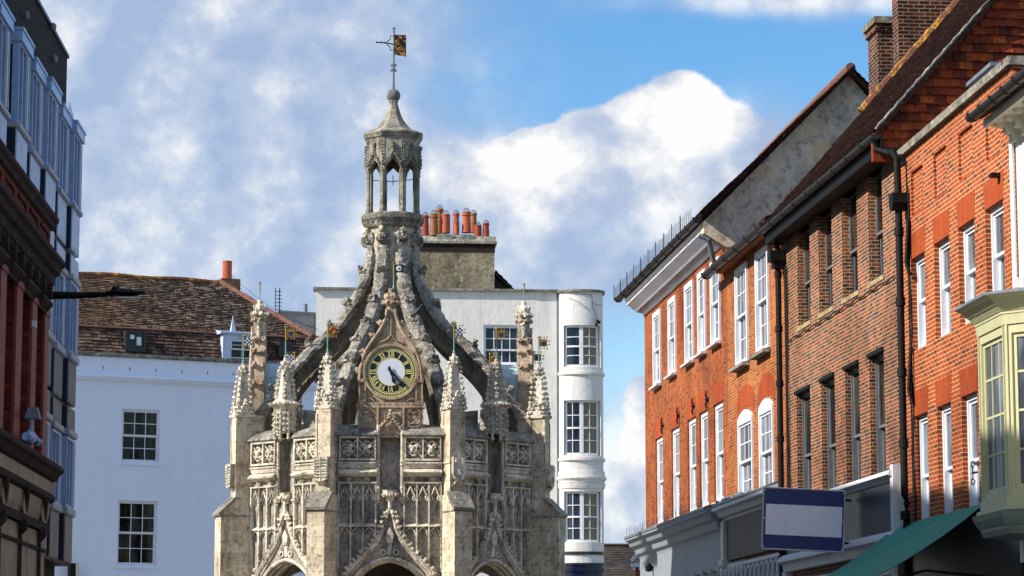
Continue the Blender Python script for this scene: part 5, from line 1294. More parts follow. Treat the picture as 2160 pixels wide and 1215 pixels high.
zc0, zc1_ = ZA(918), ZA(897); zfr1, zfr0 = ZA(925), ZA(968); zst = ZA(988); zdr = ZA(998); zros = ZA(1010); ztr1 = ZA(1020); ztrm = ZA(1109); zsp = 3.55
zap = ZA(1177)
def arch_z(x):
    x = min(abs(x), 1.14); return zap - (1.15*(1 - sqrt(max(0, 1-(x/1.15)**2))) * .95 + .1*x)
XA = [1.14*sin(pi/2*k/14) for k in range(-14, 15)]
zlow = min(arch_z(1.14), 3.6)
for k in range(8):
    deg = 45*k; MM = fm(deg, A); front = k in (0, 1, 2, 6, 7)
    # wall with niche and pointed opening
    mb = MB(); mb.M = MM
    zsplit = ZA(1165); ztop = zc0 + .02
    nw = .25 if k % 2 == 0 else .27
    nz0 = ZA(1035); nz1 = ZA(893)
    wall(mb, -HWD, HWD, zsplit, ztop, [(-nw, nw, nz0, ztop-.02)], reveal=.22, thick=.55)
    mb.add([(-nw, .22, nz0), (nw, .22, nz0), (nw, .22, ztop-.02), (-nw, .22, ztop-.02)], [(0,1,2,3)])
    for i in range(len(XA)-1):
        a, b = XA[i], XA[i+1]; za, zb_ = arch_z(a), arch_z(b)
        mb.add([(a, 0, za), (b, 0, zb_), (b, 0, zsplit), (a, 0, zsplit)], [(0,1,2,3)])
        mb.add([(a, 0, za), (b, 0, zb_), (b, .55, zb_), (a, .55, za)], [(3,2,1,0)])
        mb.add([(a, .55, za), (b, .55, zb_), (b, .55, zsplit), (a, .55, zsplit)], [(3,2,1,0)])
    for s_ in (-1, 1):
        a, b = sorted((1.14*s_, HWD*s_)); mb.box(a, b, 0, .55, 0, zsplit)
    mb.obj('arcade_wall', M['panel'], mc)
    # arch orders
    mb = MB(); mb.M = MM
    for rr_, yy, r_ in ((1.0, -.02, .045), (.965, .1, .05), (.93, .25, .05)):
        pts = [(1.14*rr_, zsp-3.5)] + [(x*rr_, arch_z(x) + (zsp-zap)*0 - (1-rr_)*.9) for x in XA[::-1]] + [(-1.14*rr_, zsp-3.5)]
        polytube(mb, pts, r_, yy, 6)
    # ogee hood with crockets and finial
    hood = [(1.2, ZA(1262)), (1.13, ZA(1230)), (1.02, ZA(1204)), (.84, ZA(1187)), (.64, ZA(1170)), (.45, ZA(1153)), (.29, ZA(1135)), (.17, ZA(1114)), (.085, ZA(1092)), (.05, ZA(1075))]
    for s_ in (-1, 1):
        hp = [(x*s_, z) for x, z in hood]
        mb.tube([(x, -.06, z) for x, z in hp], [.06, .06, .06, .06, .055, .055, .05, .05, .045, .045], 6)
        mb.tube([(x*.93, -.03, z-.05) for x, z in hp[:-1]], .035, 5)
        if front:
            L_ = 0; acc = 0
            for i in range(len(hp)-1):
                a, b = Vector((hp[i][0], 0, hp[i][1])), Vector((hp[i+1][0], 0, hp[i+1][1])); n_ = max(1, int((b-a).length/.1))
                d = (b-a).normalized(); nn = Vector((-d.z, 0, d.x)) * (-s_)
                if nn.z < 0: nn = -nn
                for j in range(n_):
                    p = a + (b-a)*(j/n_) + nn*.07; mb.blob((p.x, -.08, p.z), rr(.04, .062), .5)
                    if j % 2 == 0: mb.blob((p.x + nn.x*.05, -.1, p.z+nn.z*.05), rr(.03, .045), .5)
    # spandrel filling between arch and ogee
    mb.box(-.05, .05, -.03, 0, zap+.08, ZA(1120)); mb.ext([(-.07, ZA(1145)), (.07, ZA(1145)), (.1, ZA(1128)), (0, ZA(1112)), (-.1, ZA(1128))], -.08, -.0)
    annulus(mb, .05, .08, -.04, 0, .16, zap+.14, 12); annulus(mb, .05, .08, -.04, 0, -.16, zap+.14, 12)
    mb.tube([(0, -.07, ZA(1078)), (0, -.08, ZA(1056))], .045, 8)
    for s_ in (-1, 1): mb.blob((.07*s_, -.1, ZA(1082)), .06, .4); mb.blob((.09*s_, -.1, ZA(1090)), .05, .4)
    mb.lathe([(.08, ZA(1058)), (.12, ZA(1050)), (.19, ZA(1042)), (.2, ZA(1036)), (.22, ZA(1034))], (0, -.02), 8, pi/8)
    for j in range(5): mb.blob((-.16+.08*j, -.16, ZA(1045)), .055, .4)
    mb.obj('ogee_hood', M['stone'], mc)
    # blind tracery, strings, rosettes
    for s_ in (-1, 1):
        mb = MB(); mb.M = MM; xs_ = [.36*s_, .68*s_, .99*s_, 1.3*s_]
        for x in xs_: mb.box(x-.02, x+.02, -.1, -.0, ZA(1200) if abs(x) > .95 else (ZA(1182) if abs(x) > .6 else ZA(1150)), ztr1)
        for i in range(3):
            a, b = sorted((xs_[i], xs_[i+1])); c = (a+b)/2; w = (b-a)/2-.02
            for zt_, full in ((ztr1-.02, 1), (ztrm-.05, 0)):
                h = .42 if full else .2
                if full:
                    for q in (-1, 1):
                        polytube(mb, [(c+q*w, zt_-h), (c+q*w*.8, zt_-h*.72), (c+q*w*.35, zt_-h*.42), (c, zt_-h*.12)], .02, -.07, 5)
                        polytube(mb, [(c+q*w*.8, zt_-h*.98), (c+q*w*.45, zt_-h*.92), (c+q*w*.55, zt_-h*.7)], .016, -.05, 4)
                        polytube(mb, [(c+q*w*.15, zt_-h*.1), (c+q*w*.55, zt_-h*.02), (c+q*w*.9, zt_-h*.15), (c+q*w*.7, zt_-h*.4)], .016, -.05, 4)
                else:
                    for q in (-1, 1): polytube(mb, [(c+q*w, zt_-h), (c+q*w*.7, zt_-h*.35), (c+q*w*.2, zt_-h*.05), (c, zt_)], .018, -.06, 5); polytube(mb, [(c+q*w*.9, zt_-h*.95), (c+q*w*.4, zt_-h*.75), (c+q*w*.5, zt_-h*.4)], .012, -.02, 4)
        a, b = sorted((.34*s_, 1.32*s_))
        mb.extx([(0, ztrm-.035), (-.11, ztrm-.03), (-.11, ztrm), (0, ztrm+.06)], a, b)
        mb.extx([(0, ztr1-.03), (-.12, ztr1), (-.12, ztr1+.03), (0, ztr1+.05)], a, b)
        mb.extx([(0, zdr-.1), (-.08, zdr-.09), (-.21, zdr-.03), (-.23, zdr+.01), (-.1, zdr+.09), (0, zdr+.13)], a, b)
        mb.extx([(0, zst-.0), (-.08, zst+.0), (-.1, zst+.1), (-.14, zst+.12), (-.14, zst+.15), (0, zst+.18)], a, b)
        for j in range(2):
            x = a + (b-a)*(.25+.5*j)
            for q in range(5): t = q*2*pi/5; mb.blob((x+.055*cos(t), -.04, zros+.055*sin(t)), .036, .3)
            mb.blob((x, -.07, zros), .03, .2)
        mb.obj('blind_tracery', M['stone'], mc)
    for s_ in (-1, 1):
        mb = MB(); mb.M = MM; a, b = sorted((.36*s_, 1.3*s_))
        mb.box(a, b, -.13, 0, zfr1, zfr1+.05); mb.box(a, b, -.13, 0, zfr0-.05, zfr0)
        for x in (a, (a+b)/2-.02, b-.04): mb.box(x, x+.04, -.13, 0, zfr0, zfr1)
        for j in range(2):
            cx = a + (b-a)*(.25+.5*j) ; cz = (zfr0+zfr1)/2; quatre(mb, cx, cz, .225, -.08, .02)
            mb.blob((cx-.02, -.08, cz), .085, .6, (1, .7, 1.1)); mb.blob((cx+.06, -.09, cz+.05), .055, .5); mb.blob((cx+.04, -.07, cz-.09), .045, .5); mb.blob((cx-.08, -.07, cz+.06), .04, .5)
        mb.obj('quatrefoil_frieze', M['stone'], mc)
    for s_ in (-1, 1):
        mb = MB(); mb.M = MM; a, b = sorted((.3*s_, (HWD-.05)*s_))
        n = 10
        for i in range(n):
            u0, u1 = a+(b-a)*i/n, a+(b-a)*(i+1)/n; q = rr(-.012, .012)
            mb.extx([(.3, zc0-.04), (-.14, zc0-.04), (-.19+q, zc0+.0), (-.17+q, zc0+.04+q), (.0, (zc0+zc1_)/2+.05+q), (.25, zc1_+.03+q), (.3, zc1_+.03)], u0, u1)
        mb.obj('parapet_coping', M['cope'], mc)
    for s_ in (-1, 1):
        mb = MB(); mb.M = MM; x = .31*s_; zt_ = ZA(896) if k % 2 == 0 else ZA(905)
        mb.tube([(x, -.05, ZA(1048)), (x, -.05, zt_)], .042, 8)
        for py in (916, 974, 981, 1030): mb.lathe([(.045, ZA(py)-.03), (.065, ZA(py)), (.045, ZA(py)+.03)], (x, -.05), 8)
        mb.blob((x, -.06, ZA(1052)), .07, .4); mb.blob((x, -.06, ZA(1059)), .04, .4)
        mb.obj('niche_shaft', M['stone'], mc)
# body above the vault, roof and central pier
oct_ = lambda r, ph=pi/8: [(r*cos(ph+k*pi/4), r*sin(ph+k*pi/4)) for k in range(8)]
mb = MB(); mb.extz(oct_((A-.56)/cos(pi/8)), zap+.25, zc1_-.05); mb.extz(oct_((A-.1)/cos(pi/8)), zc1_-.05, zc1_+.35, .25); mb.obj('roof', M['cope'], mc)
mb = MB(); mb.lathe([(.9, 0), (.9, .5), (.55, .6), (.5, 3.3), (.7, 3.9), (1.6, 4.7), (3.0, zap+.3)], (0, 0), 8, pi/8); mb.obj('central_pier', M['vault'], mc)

# buttresses with pinnacles at the eight corners
BI = DC - 4.2*cos(pi/8)
ZB = lambda py: ZZ(py, DC - 4.2*cos(pi/8))
flags = {0: ('check', 1), 7: ('quarter', 1), 1: ('shield', 1), 6: ('check', 1)}
for k in range(8):
    deg = 22.5 + 45*k; MM = rotz(deg); front = k in (0, 1, 6, 7)
    mb = MB(); mb.M = MM
    z1_, z2_ = ZB(1073), ZB(1040)
    mb.box(-.24, .24, -4.85, -3.7, 0, z1_-.0)
    mb.extx([(-4.85, z1_), (-4.45, z2_-.05), (-3.7, z2_-.05), (-3.7, z1_)], -.24, .24)
    bt = mb.obj('buttress', M['ashlar'], mc)
    mb = MB(); mb.M = MM
    mb.extx([(-4.91, z1_-.07), (-4.92, z1_+.0), (-4.47, z2_+.03), (-4.44, z2_+.03), (-4.44, z2_-.04), (-4.8, z1_-.02), (-4.8, z1_-.07)], -.29, .29); mb.box(-.26, .26, -4.87, -3.9, z1_-.1, z1_-.06)
    mb.obj('weathering', M['cope'], bt)
    mb = MB(); mb.M = MM
    zt_ = ZB(862)
    mb.box(-.2, .2, -4.45, -3.7, z2_-.06, zt_)
    for x in (-.2, .17): mb.box(x-.012, x+.042, -4.465, -4.43, z2_+.3, zt_-.15)
    for x in (-.2, .2): mb.tube([(x, -4.05, ZB(980)), (x, -4.05, zt_-.1)], .03, 6)
    mb.box(-.23, .23, -4.48, -3.7, ZB(978), ZB(974)); mb.box(-.22, .22, -4.47, -3.7, zt_-.03, zt_+.03)
    mb.obj('upper_stage', M['ashlar'], bt)
    # pinnacle, centred near the outer part of the stage
    mb = MB(); mb.M = MM @ Matrix.Translation((0, -4.22, 0))
    zp0, zp1 = zt_+.02, ZB(770)
    for t in range(4):   # gablets
        mb2 = Matrix.Rotation(t*pi/2, 4, 'Z'); old = mb.M; mb.M = old @ mb2
        mb.ext([(-.2, zp0-.05), (.2, zp0-.05), (.09, zp0+.14), (0, zp0+.36), (-.09, zp0+.14)], -.24, -.18)
        for s_ in (-1, 1):
            for j in range(4): mb.blob((s_*(.2-.055*j), -.24, zp0+.0+.1*j), .045, .4)
        mb.blob((0, -.25, zp0+.38), .05, .4); mb.M = old
    mb.extz([(-.165, -.165), (.165, -.165), (.165, .165), (-.165, .165)], zp0, zp1, .5)
    nC = 8
    for j in range(nC):
        f = (j+.6)/nC; w = .165*(1-.5*f); z = zp0 + (zp1-zp0)*f
        for sx in (-1, 1):
            for sy in (-1, 1): mb.blob((sx*(w+.04), sy*(w+.04), z), rr(.05, .062)*(1-.3*f), .5)
    crown(mb, (0, 0), zp1-.03, .15)
    mb.obj('pinnacle', M['stone'], bt)
    zr = zp1-.03+.15*2.2
    kd, fp = flags.get(k, ('shield', 1))
    h = ZB(688) - zr
    flag(bt, 0, -4.22, zr, h, kd, .2, fp, MM if False else MM @ Matrix.Translation((0, -4.22, 0)) @ rotz(-deg) @ Matrix.Translation((0, 4.22, 0)))
    # shields on the front faces
    if k in (7, 0, 1, 6):
        zs0, zs1 = ZB(1016), ZB(966)
        mb = MB(); mb.M = MM
        sh = [(-.19, zs1), (-.1, zs1-.02), (0, zs1+.01), (.1, zs1-.02), (.19, zs1), (.18, zs0+.15), (.15, zs0+.02), (0, zs0-.03), (-.15, zs0+.02), (-.18, zs0+.15)] if k in (7, 6) else [(-.17, zs1), (.17, zs1), (.17, zs0+.2), (.11, zs0+.05), (0, zs0-.02), (-.11, zs0+.05), (-.17, zs0+.2)]
        mb.ext(sh, -4.6, -4.46)
        if k in (7, 6):
            mb.box(-.01, .01, -4.62, -4.59, zs0, zs1-.02); mb.box(-.17, .17, -4.62, -4.59, (zs0+zs1)/2-.01, (zs0+zs1)/2+.01)
            for i in range(3):
                for j in range(3):
                    for qx, qz in ((-1, 1), (1, -1)):
                        mb.blob((qx*(.045+.05*i), -4.61, (zs0+zs1)/2 + qz*(.06+.075*j)), .021, .3)
                    for qx, qz in ((1, 1), (-1, -1)):
                        if j < 3: mb.tube([(qx*.03, -4.61, (zs0+zs1)/2 + qz*(.06+.075*j)), (qx*.09, -4.615, (zs0+zs1)/2 + qz*(.075+.075*j)), (qx*.16, -4.61, (zs0+zs1)/2 + qz*(.06+.075*j))], .015, 4)
        else:
            for x, z in ((-.09, zs1-.12), (.09, zs1-.12), (0, zs0+.2)): mb.blob((x, -4.61, z), .04, .5, (.8, .6, 1.3)); mb.blob((x-.02, -4.62, z+.06), .02, .3)
        mb.extx([(-4.45, zs0-.12), (-4.45, zs0), (-4.58, zs0-.01)], -.1, .1)
        mb.obj('carved_shield', M['stone'], bt)

# tabernacles with pinnacles in the middle of the diagonal sides
ZD = lambda py: ZZ(py, DC - 3.9*cos(pi/4))
fl2 = {7: ('shield', 1), 1: ('shield', 1), 3: ('quarter', 1), 5: ('check', -1)}
for k in (1, 3, 5, 7):
    deg = 45*k; MM = fm(deg, A); mb = MB(); mb.M = MM
    c = (0, -.12); z0_, z1_ = ZD(922), ZD(862)
    mb.lathe([(.26, z0_+.1), (.27, z1_-.05), (.31, z1_), (.36, z1_+.05), (.37, z1_+.13), (.3, z1_+.18), (.22, z1_+.24)], c, 8, pi/8)
    for j in range(8):
        t = pi/8 + j*pi/4; x, y = .27*cos(t), c[1]+.27*sin(t)
        mb.tube([(x, y, z0_-.02), (x, y, z1_)], .03, 6)
        for q in range(5): mb.blob((x*1.06, c[1]+(y-c[1])*1.06, z0_+.05+.14*q), .035, .4)
        mb.blob((x, y, z0_-.05), .04, .3)
        t2 = j*pi/4
        for q in range(4): mb.blob((.29*cos(t2), c[1]+.29*sin(t2), z0_+.18+.13*q), rr(.03, .05), .5)
        for q in range(3): mb.blob((.37*cos(t2+.2*q), c[1]+.37*sin(t2+.2*q), z1_+.1), .045, .4)
        polytube(mb, [], .01, 0) if False else None
    mb.obj('tabernacle', M['stone'], mc)
    mb = MB(); mb.M = MM
    zp0, zp1 = z1_+.2, ZD(782)
    mb.extz([(c[0]+.2*cos(a), c[1]+.2*sin(a)) for a in [pi/8+j*pi/4 for j in range(8)]], zp0, zp1, .5)
    for j in range(7):
        f = j/7; w = .19*(1-.45*f)
        for a in range(4): t = pi/4+a*pi/2; mb.blob((c[0]+(w+.04)*cos(t), c[1]+(w+.04)*sin(t), zp0+.08+(zp1-zp0)*f), .06*(1-.25*f), .5)
    crown(mb, c, zp1-.03, .16)
    pn_ = mb.obj('pinnacle', M['stone'], mc)
    zr = zp1-.03+.16*2.2; kd, fp = fl2[k]; h = ZD(693) - zr
    flag(pn_, 0, -A-.12, zr, h, kd, .2, fp, rotz(deg) @ Matrix.Translation((0, -A-.12, 0)) @ rotz(-deg) @ Matrix.Translation((0, A+.12, 0)))
    for s_ in (-1, 1):
        mb = MB(); mb.M = MM; a, b = sorted((.3*s_, .75*s_)); mb.ext([(a, zc0), (b, zc0), (b, zc1_+(.12 if s_ > 0 else .5)), (a, zc1_+(.5 if s_ > 0 else .12))] if True else [], .25, .75)
        mb.obj('parapet_block', M['cope'], mc)

# clock gables on the four main sides
def clockgable(deg, full):
    MM = fm(deg, A)
    ZG = (lambda py: ZZ(py, DC - A))
    mb = MB(); mb.M = MM; T = .36
    zb0, zb1 = ZG(906), ZG(860)
    mb.box(-.83, .83, .0, T, zb0-.2, zb1)
    mb.box(-.88, .88, -.05, T+.03, zb1, zb1+.06); mb.box(-.85, .85, -.02, T+.01, zb1+.06, ZG(849))
    for i in range(12): x = -.8+.145*i; mb.box(x, x+.07, -.045, -.0, zb1+.075, zb1+.12)
    for s_ in (-1, 1):
        annulus(mb, .22, .25, -.03, 0, .6*s_, (zb0+zb1)/2+.02, 24); mb.box(.6*s_-.27, .6*s_+.27, -.02, 0, zb1-.04, zb1); 
        for q in range(4):
            t = q*pi/2+pi/4; cx, cz = .6*s_+.1*cos(t), (zb0+zb1)/2+.02+.1*sin(t)
            polytube(mb, [(cx+.085*cos(t+a), cz+.085*sin(t+a)) for a in [(-2.1+4.2*j/8) for j in range(9)]], .017, -.02, 5)
        mb.box(s_*.33-.025, s_*.33+.025, -.06, 0, zb0-.1, zb1)
        polytube(mb, [(s_*.28, zb0-.02), (s_*.2, zb0+.12), (s_*.06, zb0+.2), (0, zb0+.32)], .035, -.06, 6)
        for q in range(4): mb.blob((s_*(.25-.06*q), -.1, zb0+.06+.07*q), .04, .4)
        mb.box(s_*.2-.07, s_*.2+.07, -.012, 0, zb1-.3, zb1-.1)
    mb.blob((0, -.1, zb0+.36), .06, .4); mb.blob((0, -.08, zb0+.46), .05, .4)
    # body: pilasters and ogee
    zc = ZG(784); z8 = ZG(849); zsr = ZG(802)
    prof = [(.8, z8), (.8, zsr), (.78, ZG(790)), (.76, ZG(772)), (.70, ZG(752)), (.6, ZG(735)), (.47, ZG(719)), (.34, ZG(704)), (.24, ZG(690)), (.165, ZG(676)), (.12, ZG(664)), (.105, ZG(652))]
    mb.ext(prof + [(-x, z) for x, z in prof[::-1]], .03, T)
    for s_ in (-1, 1):
        mb.box(s_*.73-.1, s_*.73+.1, -.03, .03, z8, z8+.04); mb.box(s_*.73-.11, s_*.73+.11, -.05, .04, zsr-.05, zsr+.03)
        for x in (.65, .8): mb.box(s_*x-.02, s_*x+.02, -.03, .03, z8, zsr)
        polytube(mb, [(s_*.68, zsr-.06), (s_*.73, zsr-.1+.05), (s_*.78, zsr-.06)], .012, 0, 4)
        hp = [(x*s_, z) for x, z in prof[1:]]
        mb.tube([(x, -.01, z) for x, z in hp], [.05]*4+[.048]*3+[.042]*4, 8); mb.tube([(x*.9, .0, z-.035) for x, z in hp[:-1]], .026, 6)
        for i in range(1, len(prof)-2):
            a = Vector((prof[i][0]*s_, 0, prof[i][1])); b = Vector((prof[i+1][0]*s_, 0, prof[i+1][1])); d = (b-a).normalized(); nn = Vector((d.z*s_, 0, -d.x*s_)) 
            if nn.x*s_ < 0: nn = -nn
            if i % 2 == 0: p = (a+b)/2 + nn*.08; mb.blob((p.x, .05, p.z), .07, .5); mb.blob((p.x+nn.x*.05, .1, p.z+nn.z*.05), .05, .5)
            if i % 2 == 0: p = (a+b)/2 + nn*.06; mb.blob((p.x, T-.05, p.z), .07, .5)
    polytube(mb, [(0, ZG(712)), (0, ZG(690)), (0, ZG(665))], .02, .01, 5)
    for s_ in (-1, 1): polytube(mb, [(s_*.28, ZG(722)), (s_*.1, ZG(716)), (0, ZG(706))], .02, .0, 5); polytube(mb, [(s_*.66, z8+.08), (s_*.5, z8+.1), (s_*.42, z8+.04)], .02, .0, 5)
    mb.lathe([(.12, ZG(654)), (.13, ZG(648)), (.1, ZG(645))], (0, .17), 8, pi/8)
    crown(mb, (0, .17), ZG(648), .24 * .95)
    for j in range(9):
        mb.blob((0, -.02, ZG(680+j*14)), .001, .1)
    g = mb.obj('clock_gable', M['clockst'], mc)
    # crocketed edge seen from the side
    zr = ZG(648)+.24*.95*2.2
    if full:
        # clock
        mb = MB(); mb.M = MM @ Matrix.Translation((0, 0, 0))
        cz = zc
        annulus(mb, .665, .72, -.05, .03, 0, cz, 64); mb.obj('clock_surround', M['clockst'], g)
        f = MB(); f.M = MM
        f.cur = 0; annulus(f, 0.0, .655, -.0, .03, 0, cz, 64)
        f.cur = 1; annulus(f, .56, .655, -.012, 0, 0, cz, 64); annulus(f, .345, .37, -.012, .0, 0, cz, 64); annulus(f, .53, .545, -.008, .0, 0, cz, 64)
        f.cur = 2; annulus(f, 0.0, .345, -.008, 0, 0, cz, 48)
        f.cur = 0
        for i in range(60):
            t = 2*pi*i/60; old = f.M; f.M = MM @ Matrix.Translation((0, 0, cz)) @ Matrix.Rotation(t, 4, 'Y'); f.box(-.02, .02, -.016, -.01, .585, .63); f.M = old
        f.obj('clock_face', [M['dial'], M['cgold'], M['dialw']], g)
        W = {'I': .03, 'V': .085, 'X': .085}
        for h_, sN in enumerate(['XII', 'I', 'II', 'III', 'IIII', 'V', 'VI', 'VII', 'VIII', 'IX', 'X', 'XI']):
            ang = h_*pi/6; nm = MB(); nm.M = MM @ Matrix.Translation((0, 0, cz)) @ Matrix.Rotation(ang, 4, 'Y')
            w = sum(W[c] for c in sN) + .014*(len(sN)-1); x = -w/2; r0, r1 = .385, .535
            for c in sN:
                cw = W[c]; q = .012
                def stroke(xa, xb, t): nm.ext([(xa-t, r0), (xa+t, r0), (xb+t, r1), (xb-t, r1)], -.016, -.003)
                if c == 'I': stroke(x+cw/2, x+cw/2, .012)
                elif c == 'V': stroke(x+cw/2, x+.012, .012); stroke(x+cw/2, x+cw-.012, .007)
                else: stroke(x+cw-.012, x+.012, .012); stroke(x+.012, x+cw-.012, .007)
                nm.box(x, x+cw, -.0155, -.004, r0, r0+q*.7) if c != 'V' else None; nm.box(x, x+cw, -.0155, -.004, r1-q*.7, r1)
                x += cw + .014
            nm.obj('roman_numeral', M['cgold'], g)
        for nme, ang, poly in (('minute_hand', 137, [(-.022, -.1), (.022, -.1), (.035, 0), (.03, .2), (.024, .45), (.0, .56), (-.024, .45), (-.03, .2), (-.035, 0)]),
                               ('hour_hand', 161, [(-.03, -.14), (.03, -.14), (.035, 0), (.025, .16), (.06, .24), (0, .37), (-.06, .24), (-.025, .16), (-.035, 0)])):
            h_ = MB(); h_.M = MM @ Matrix.Translation((0, 0, cz)) @ Matrix.Rotation(radians(ang), 4, 'Y')
            yy = -.075 if nme == 'minute_hand' else -.055; h_.ext(poly, yy, yy+.014); h_.lathe([(.03, -.01), (.03, .01)], (0, yy), 8); h_.obj(nme, M['hand'], g)
    else:
        cs = MB(); cs.M = MM; cs.ext([(-.5, ZG(858)), (.5, ZG(858)), (.5, ZG(790)), (.35, ZG(772)), (0, ZG(764)), (-.35, ZG(772)), (-.5, ZG(790))], T+.005, T+.42); cs.obj('clock_case', M['case'], g)
        cs = MB(); cs.M = MM
        for s_ in (-1, 1):
            for j in range(11):
                cs.blob((s_*rr(.1, .3) if j < 5 else s_*(.3+.05*(j-4)), T*.5+rr(-.06, .06), ZG(672+j*16)), .085, .5)
        for j in range(14): z = ZG(668+j*14); cs.blob((0, T*.5, z), .05, .4)
        cs.obj('crocket', M['clockst'], g)
    return g, zr
M['case'] = m_paint('pale_clock_case_paint', '9fb8c4', .35, '7c929c', .3, 2)
for k, (deg, full) in enumerate(((0, True), (90, True), (-90, True), (180, False))):
    g, zr = clockgable(deg, full)
    MMf = rotz(deg) @ Matrix.Translation((0, -A+.17, 0)) @ rotz(-deg)
    if deg == 0: flag(g, 0, 0, zr, ZA(553)-zr, 'dark', .22, 1, MMf @ Matrix.Translation((.06, 0, 0)))
    else: flag(g, 0, 0, zr, .65, 'plain', .2, 1, MMf)
    if abs(deg) == 90:
        MM = fm(deg, A); T = .36; ZG = lambda py: ZZ(py, DC)
        cs = MB(); cs.M = MM; cs.ext([(-.55, ZG(872)), (.55, ZG(872)), (.55, ZG(800)), (.38, ZG(782)), (0, ZG(768)), (-.38, ZG(782)), (-.55, ZG(800))], T+.005, T+.44); cs.obj('clock_case', M['case'], g)
        # edge column of the gable seen from the street: upright shaft with crockets
        cs = MB(); cs.M = MM; cs.extz([(-.16, .0), (.16, .0), (.16, T), (-.16, T)], ZG(815), ZG(668), .85)
        for j in range(12):
            z = ZG(805 - j*11)
            for x in (-.17, .17): cs.blob((x, T*.5+rr(-.03, .03), z), .07, .5, (1, .8, 1.2))
        crown(cs, (0, .18), ZG(676), .24)
        cs.obj('crocketed_spine', M['stone'], g)
    if deg == 0:
        # the rest of the lower string
        pass

# flying ribs
def lerp_path(P, n):
    L = [0]
    for i in range(1, len(P)): L.append(L[-1] + sqrt((P[i][0]-P[i-1][0])**2 + (P[i][1]-P[i-1][1])**2))
    out = []; j = 0
    for k in range(n):
        s_ = L[-1]*k/(n-1)
        while j < len(P)-2 and L[j+1] < s_: j += 1
        f = (s_-L[j])/(L[j+1]-L[j]); p0 = P[max(j-1, 0)]; p1 = P[j]; p2 = P[j+1]; p3 = P[min(j+2, len(P)-1)]
        q = []
        for a in (0, 1):
            q.append(.5*((2*p1[a]) + (-p0[a]+p2[a])*f + (2*p0[a]-5*p1[a]+4*p2[a]-p3[a])*f*f + (-p0[a]+3*p1[a]-3*p2[a]+p3[a])*f**3))
        out.append(q)
    return out
top = [(61,484),(60,515),(64,548),(74,580),(90,612),(111,648),(136,680),(165,706),(196,732),(224,762),(250,794),(274,826),(296,856),(314,884),(318,915)]
bot = [(20,484),(22,530),(26,570),(32,610),(48,648),(74,684),(98,710),(124,734),(154,758),(182,780),(208,806),(228,832),(244,858),(254,886),(258,915)]
sc_ = 71/5722
ZR = lambda py: ZZ(py, 71.0)
T_ = lerp_path([(a*sc_, ZR(b)) for a, b in top], 130); B_b = lerp_path([(a*sc_, ZR(b)) for a, b in bot], 130)
for k in range(8):
    MM = rotz(22.5+45*k); mb = MB(); mb.M = MM; off = Vector((k*7.3, 1, 3))
    sec = [(-.15, .03), (-.15, .12), (-.09, .2), (-.09, .52), (-.18, .62), (-.19, .8), (-.13, .97), (-.04, 1.0), (.04, 1.0), (.13, .97), (.19, .8), (.18, .62), (.09, .52), (.09, .2), (.15, .12), (.15, .03), (.06, -.05), (-.06, -.05)]
    ns = len(sec); vs = []; fs = []; fmi = []
    for i in range(130):
        t, b = T_[i], B_b[i]; wd = 1.0
        for x, f in sec:
            p = Vector((x*wd, -(b[0]+(t[0]-b[0])*f), b[1]+(t[1]-b[1])*f))
            amp = .045 if f > .7 else (.02 if f > .55 else .006)
            nz = noise.noise_vector(p*3.1+off)*amp + noise.noise_vector(p*11+off)*amp*.9
            vs.append(p + nz)
    for i in range(129):
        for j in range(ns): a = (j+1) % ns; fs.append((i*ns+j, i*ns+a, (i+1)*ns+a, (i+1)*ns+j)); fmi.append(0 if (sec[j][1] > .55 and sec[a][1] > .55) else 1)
    fs.append(tuple(range(ns))); fs.append(tuple(range(130*ns-1, 129*ns-1, -1)))
    nf0 = len(mb.f); mb.add(vs, fs)
    for q_, m_ in enumerate(fmi): mb.m[nf0+q_] = m_
    for i in (4, 20, 40, 56, 72, 88, 104, 120):
        t = T_[i]; t2 = T_[i+1]; d = Vector((0, -(t2[0]-t[0]), t2[1]-t[1])).normalized(); nn = Vector((0, d.z, -d.y)); 
        if nn.y > 0: nn = -nn
        p = Vector((0, -t[0], t[1])) + nn*.02
        mb.blob(p, rr(.085, .11), .7, (1.1, 1, 1)); mb.blob(p + nn*.08 + Vector((rr(-.05, .05), 0, .03)), rr(.05, .065), .7)
        mb.blob(p + nn*.0 + Vector((.1, 0, -.05)), .06, .6); mb.blob(p + nn*.0 + Vector((-.1, 0, -.02)), .06, .6)
    mb.obj('flying_rib', [M['rib'], M['ribs']], mc)
# central shaft under the lantern
zl = lambda py: ZZ(py, 72.0); s7 = 72/5722
mb = MB()
prof = [(.45, zc1_), (.5, zl(860)), (.52, zl(760)), (.5, zl(690)), (.56, zl(640)), (.64, zl(600)), (.66, zl(560)), (.68, zl(520)), (.68, zl(484))]
n8 = 32; vs = []; fs = []; mrows = 50
PP = lerp_path(prof, mrows)
for i, (r, z) in enumerate(PP):
    for k in range(n8):
        t = 2*pi*k/n8; rr8 = r*cos(pi/8)/cos((t % (pi/4)) - pi/8) if True else r
        p = Vector((rr8*cos(t+pi/8), rr8*sin(t+pi/8), z)); vs.append(p + noise.noise_vector(p*3)*.02 + noise.noise_vector(p*9)*.012)
for i in range(mrows-1):
    for k in range(n8): fs.append((i*n8+k, i*n8+(k+1) % n8, (i+1)*n8+(k+1) % n8, (i+1)*n8+k))
mb.add(vs, fs)
for k in range(8):
    t = pi/8 + k*pi/4 + pi/2
    for py in (493, 503): mb.blob((.76*cos(t), .76*sin(t), zl(py)), .085, .6)
mb.obj('central_shaft', M['rib2'] if 'rib2' in M else M['rib'], mc, True)
mb = MB(); ph = pi/8
rp = lambda px: px*s7/cos(pi/8)*.985
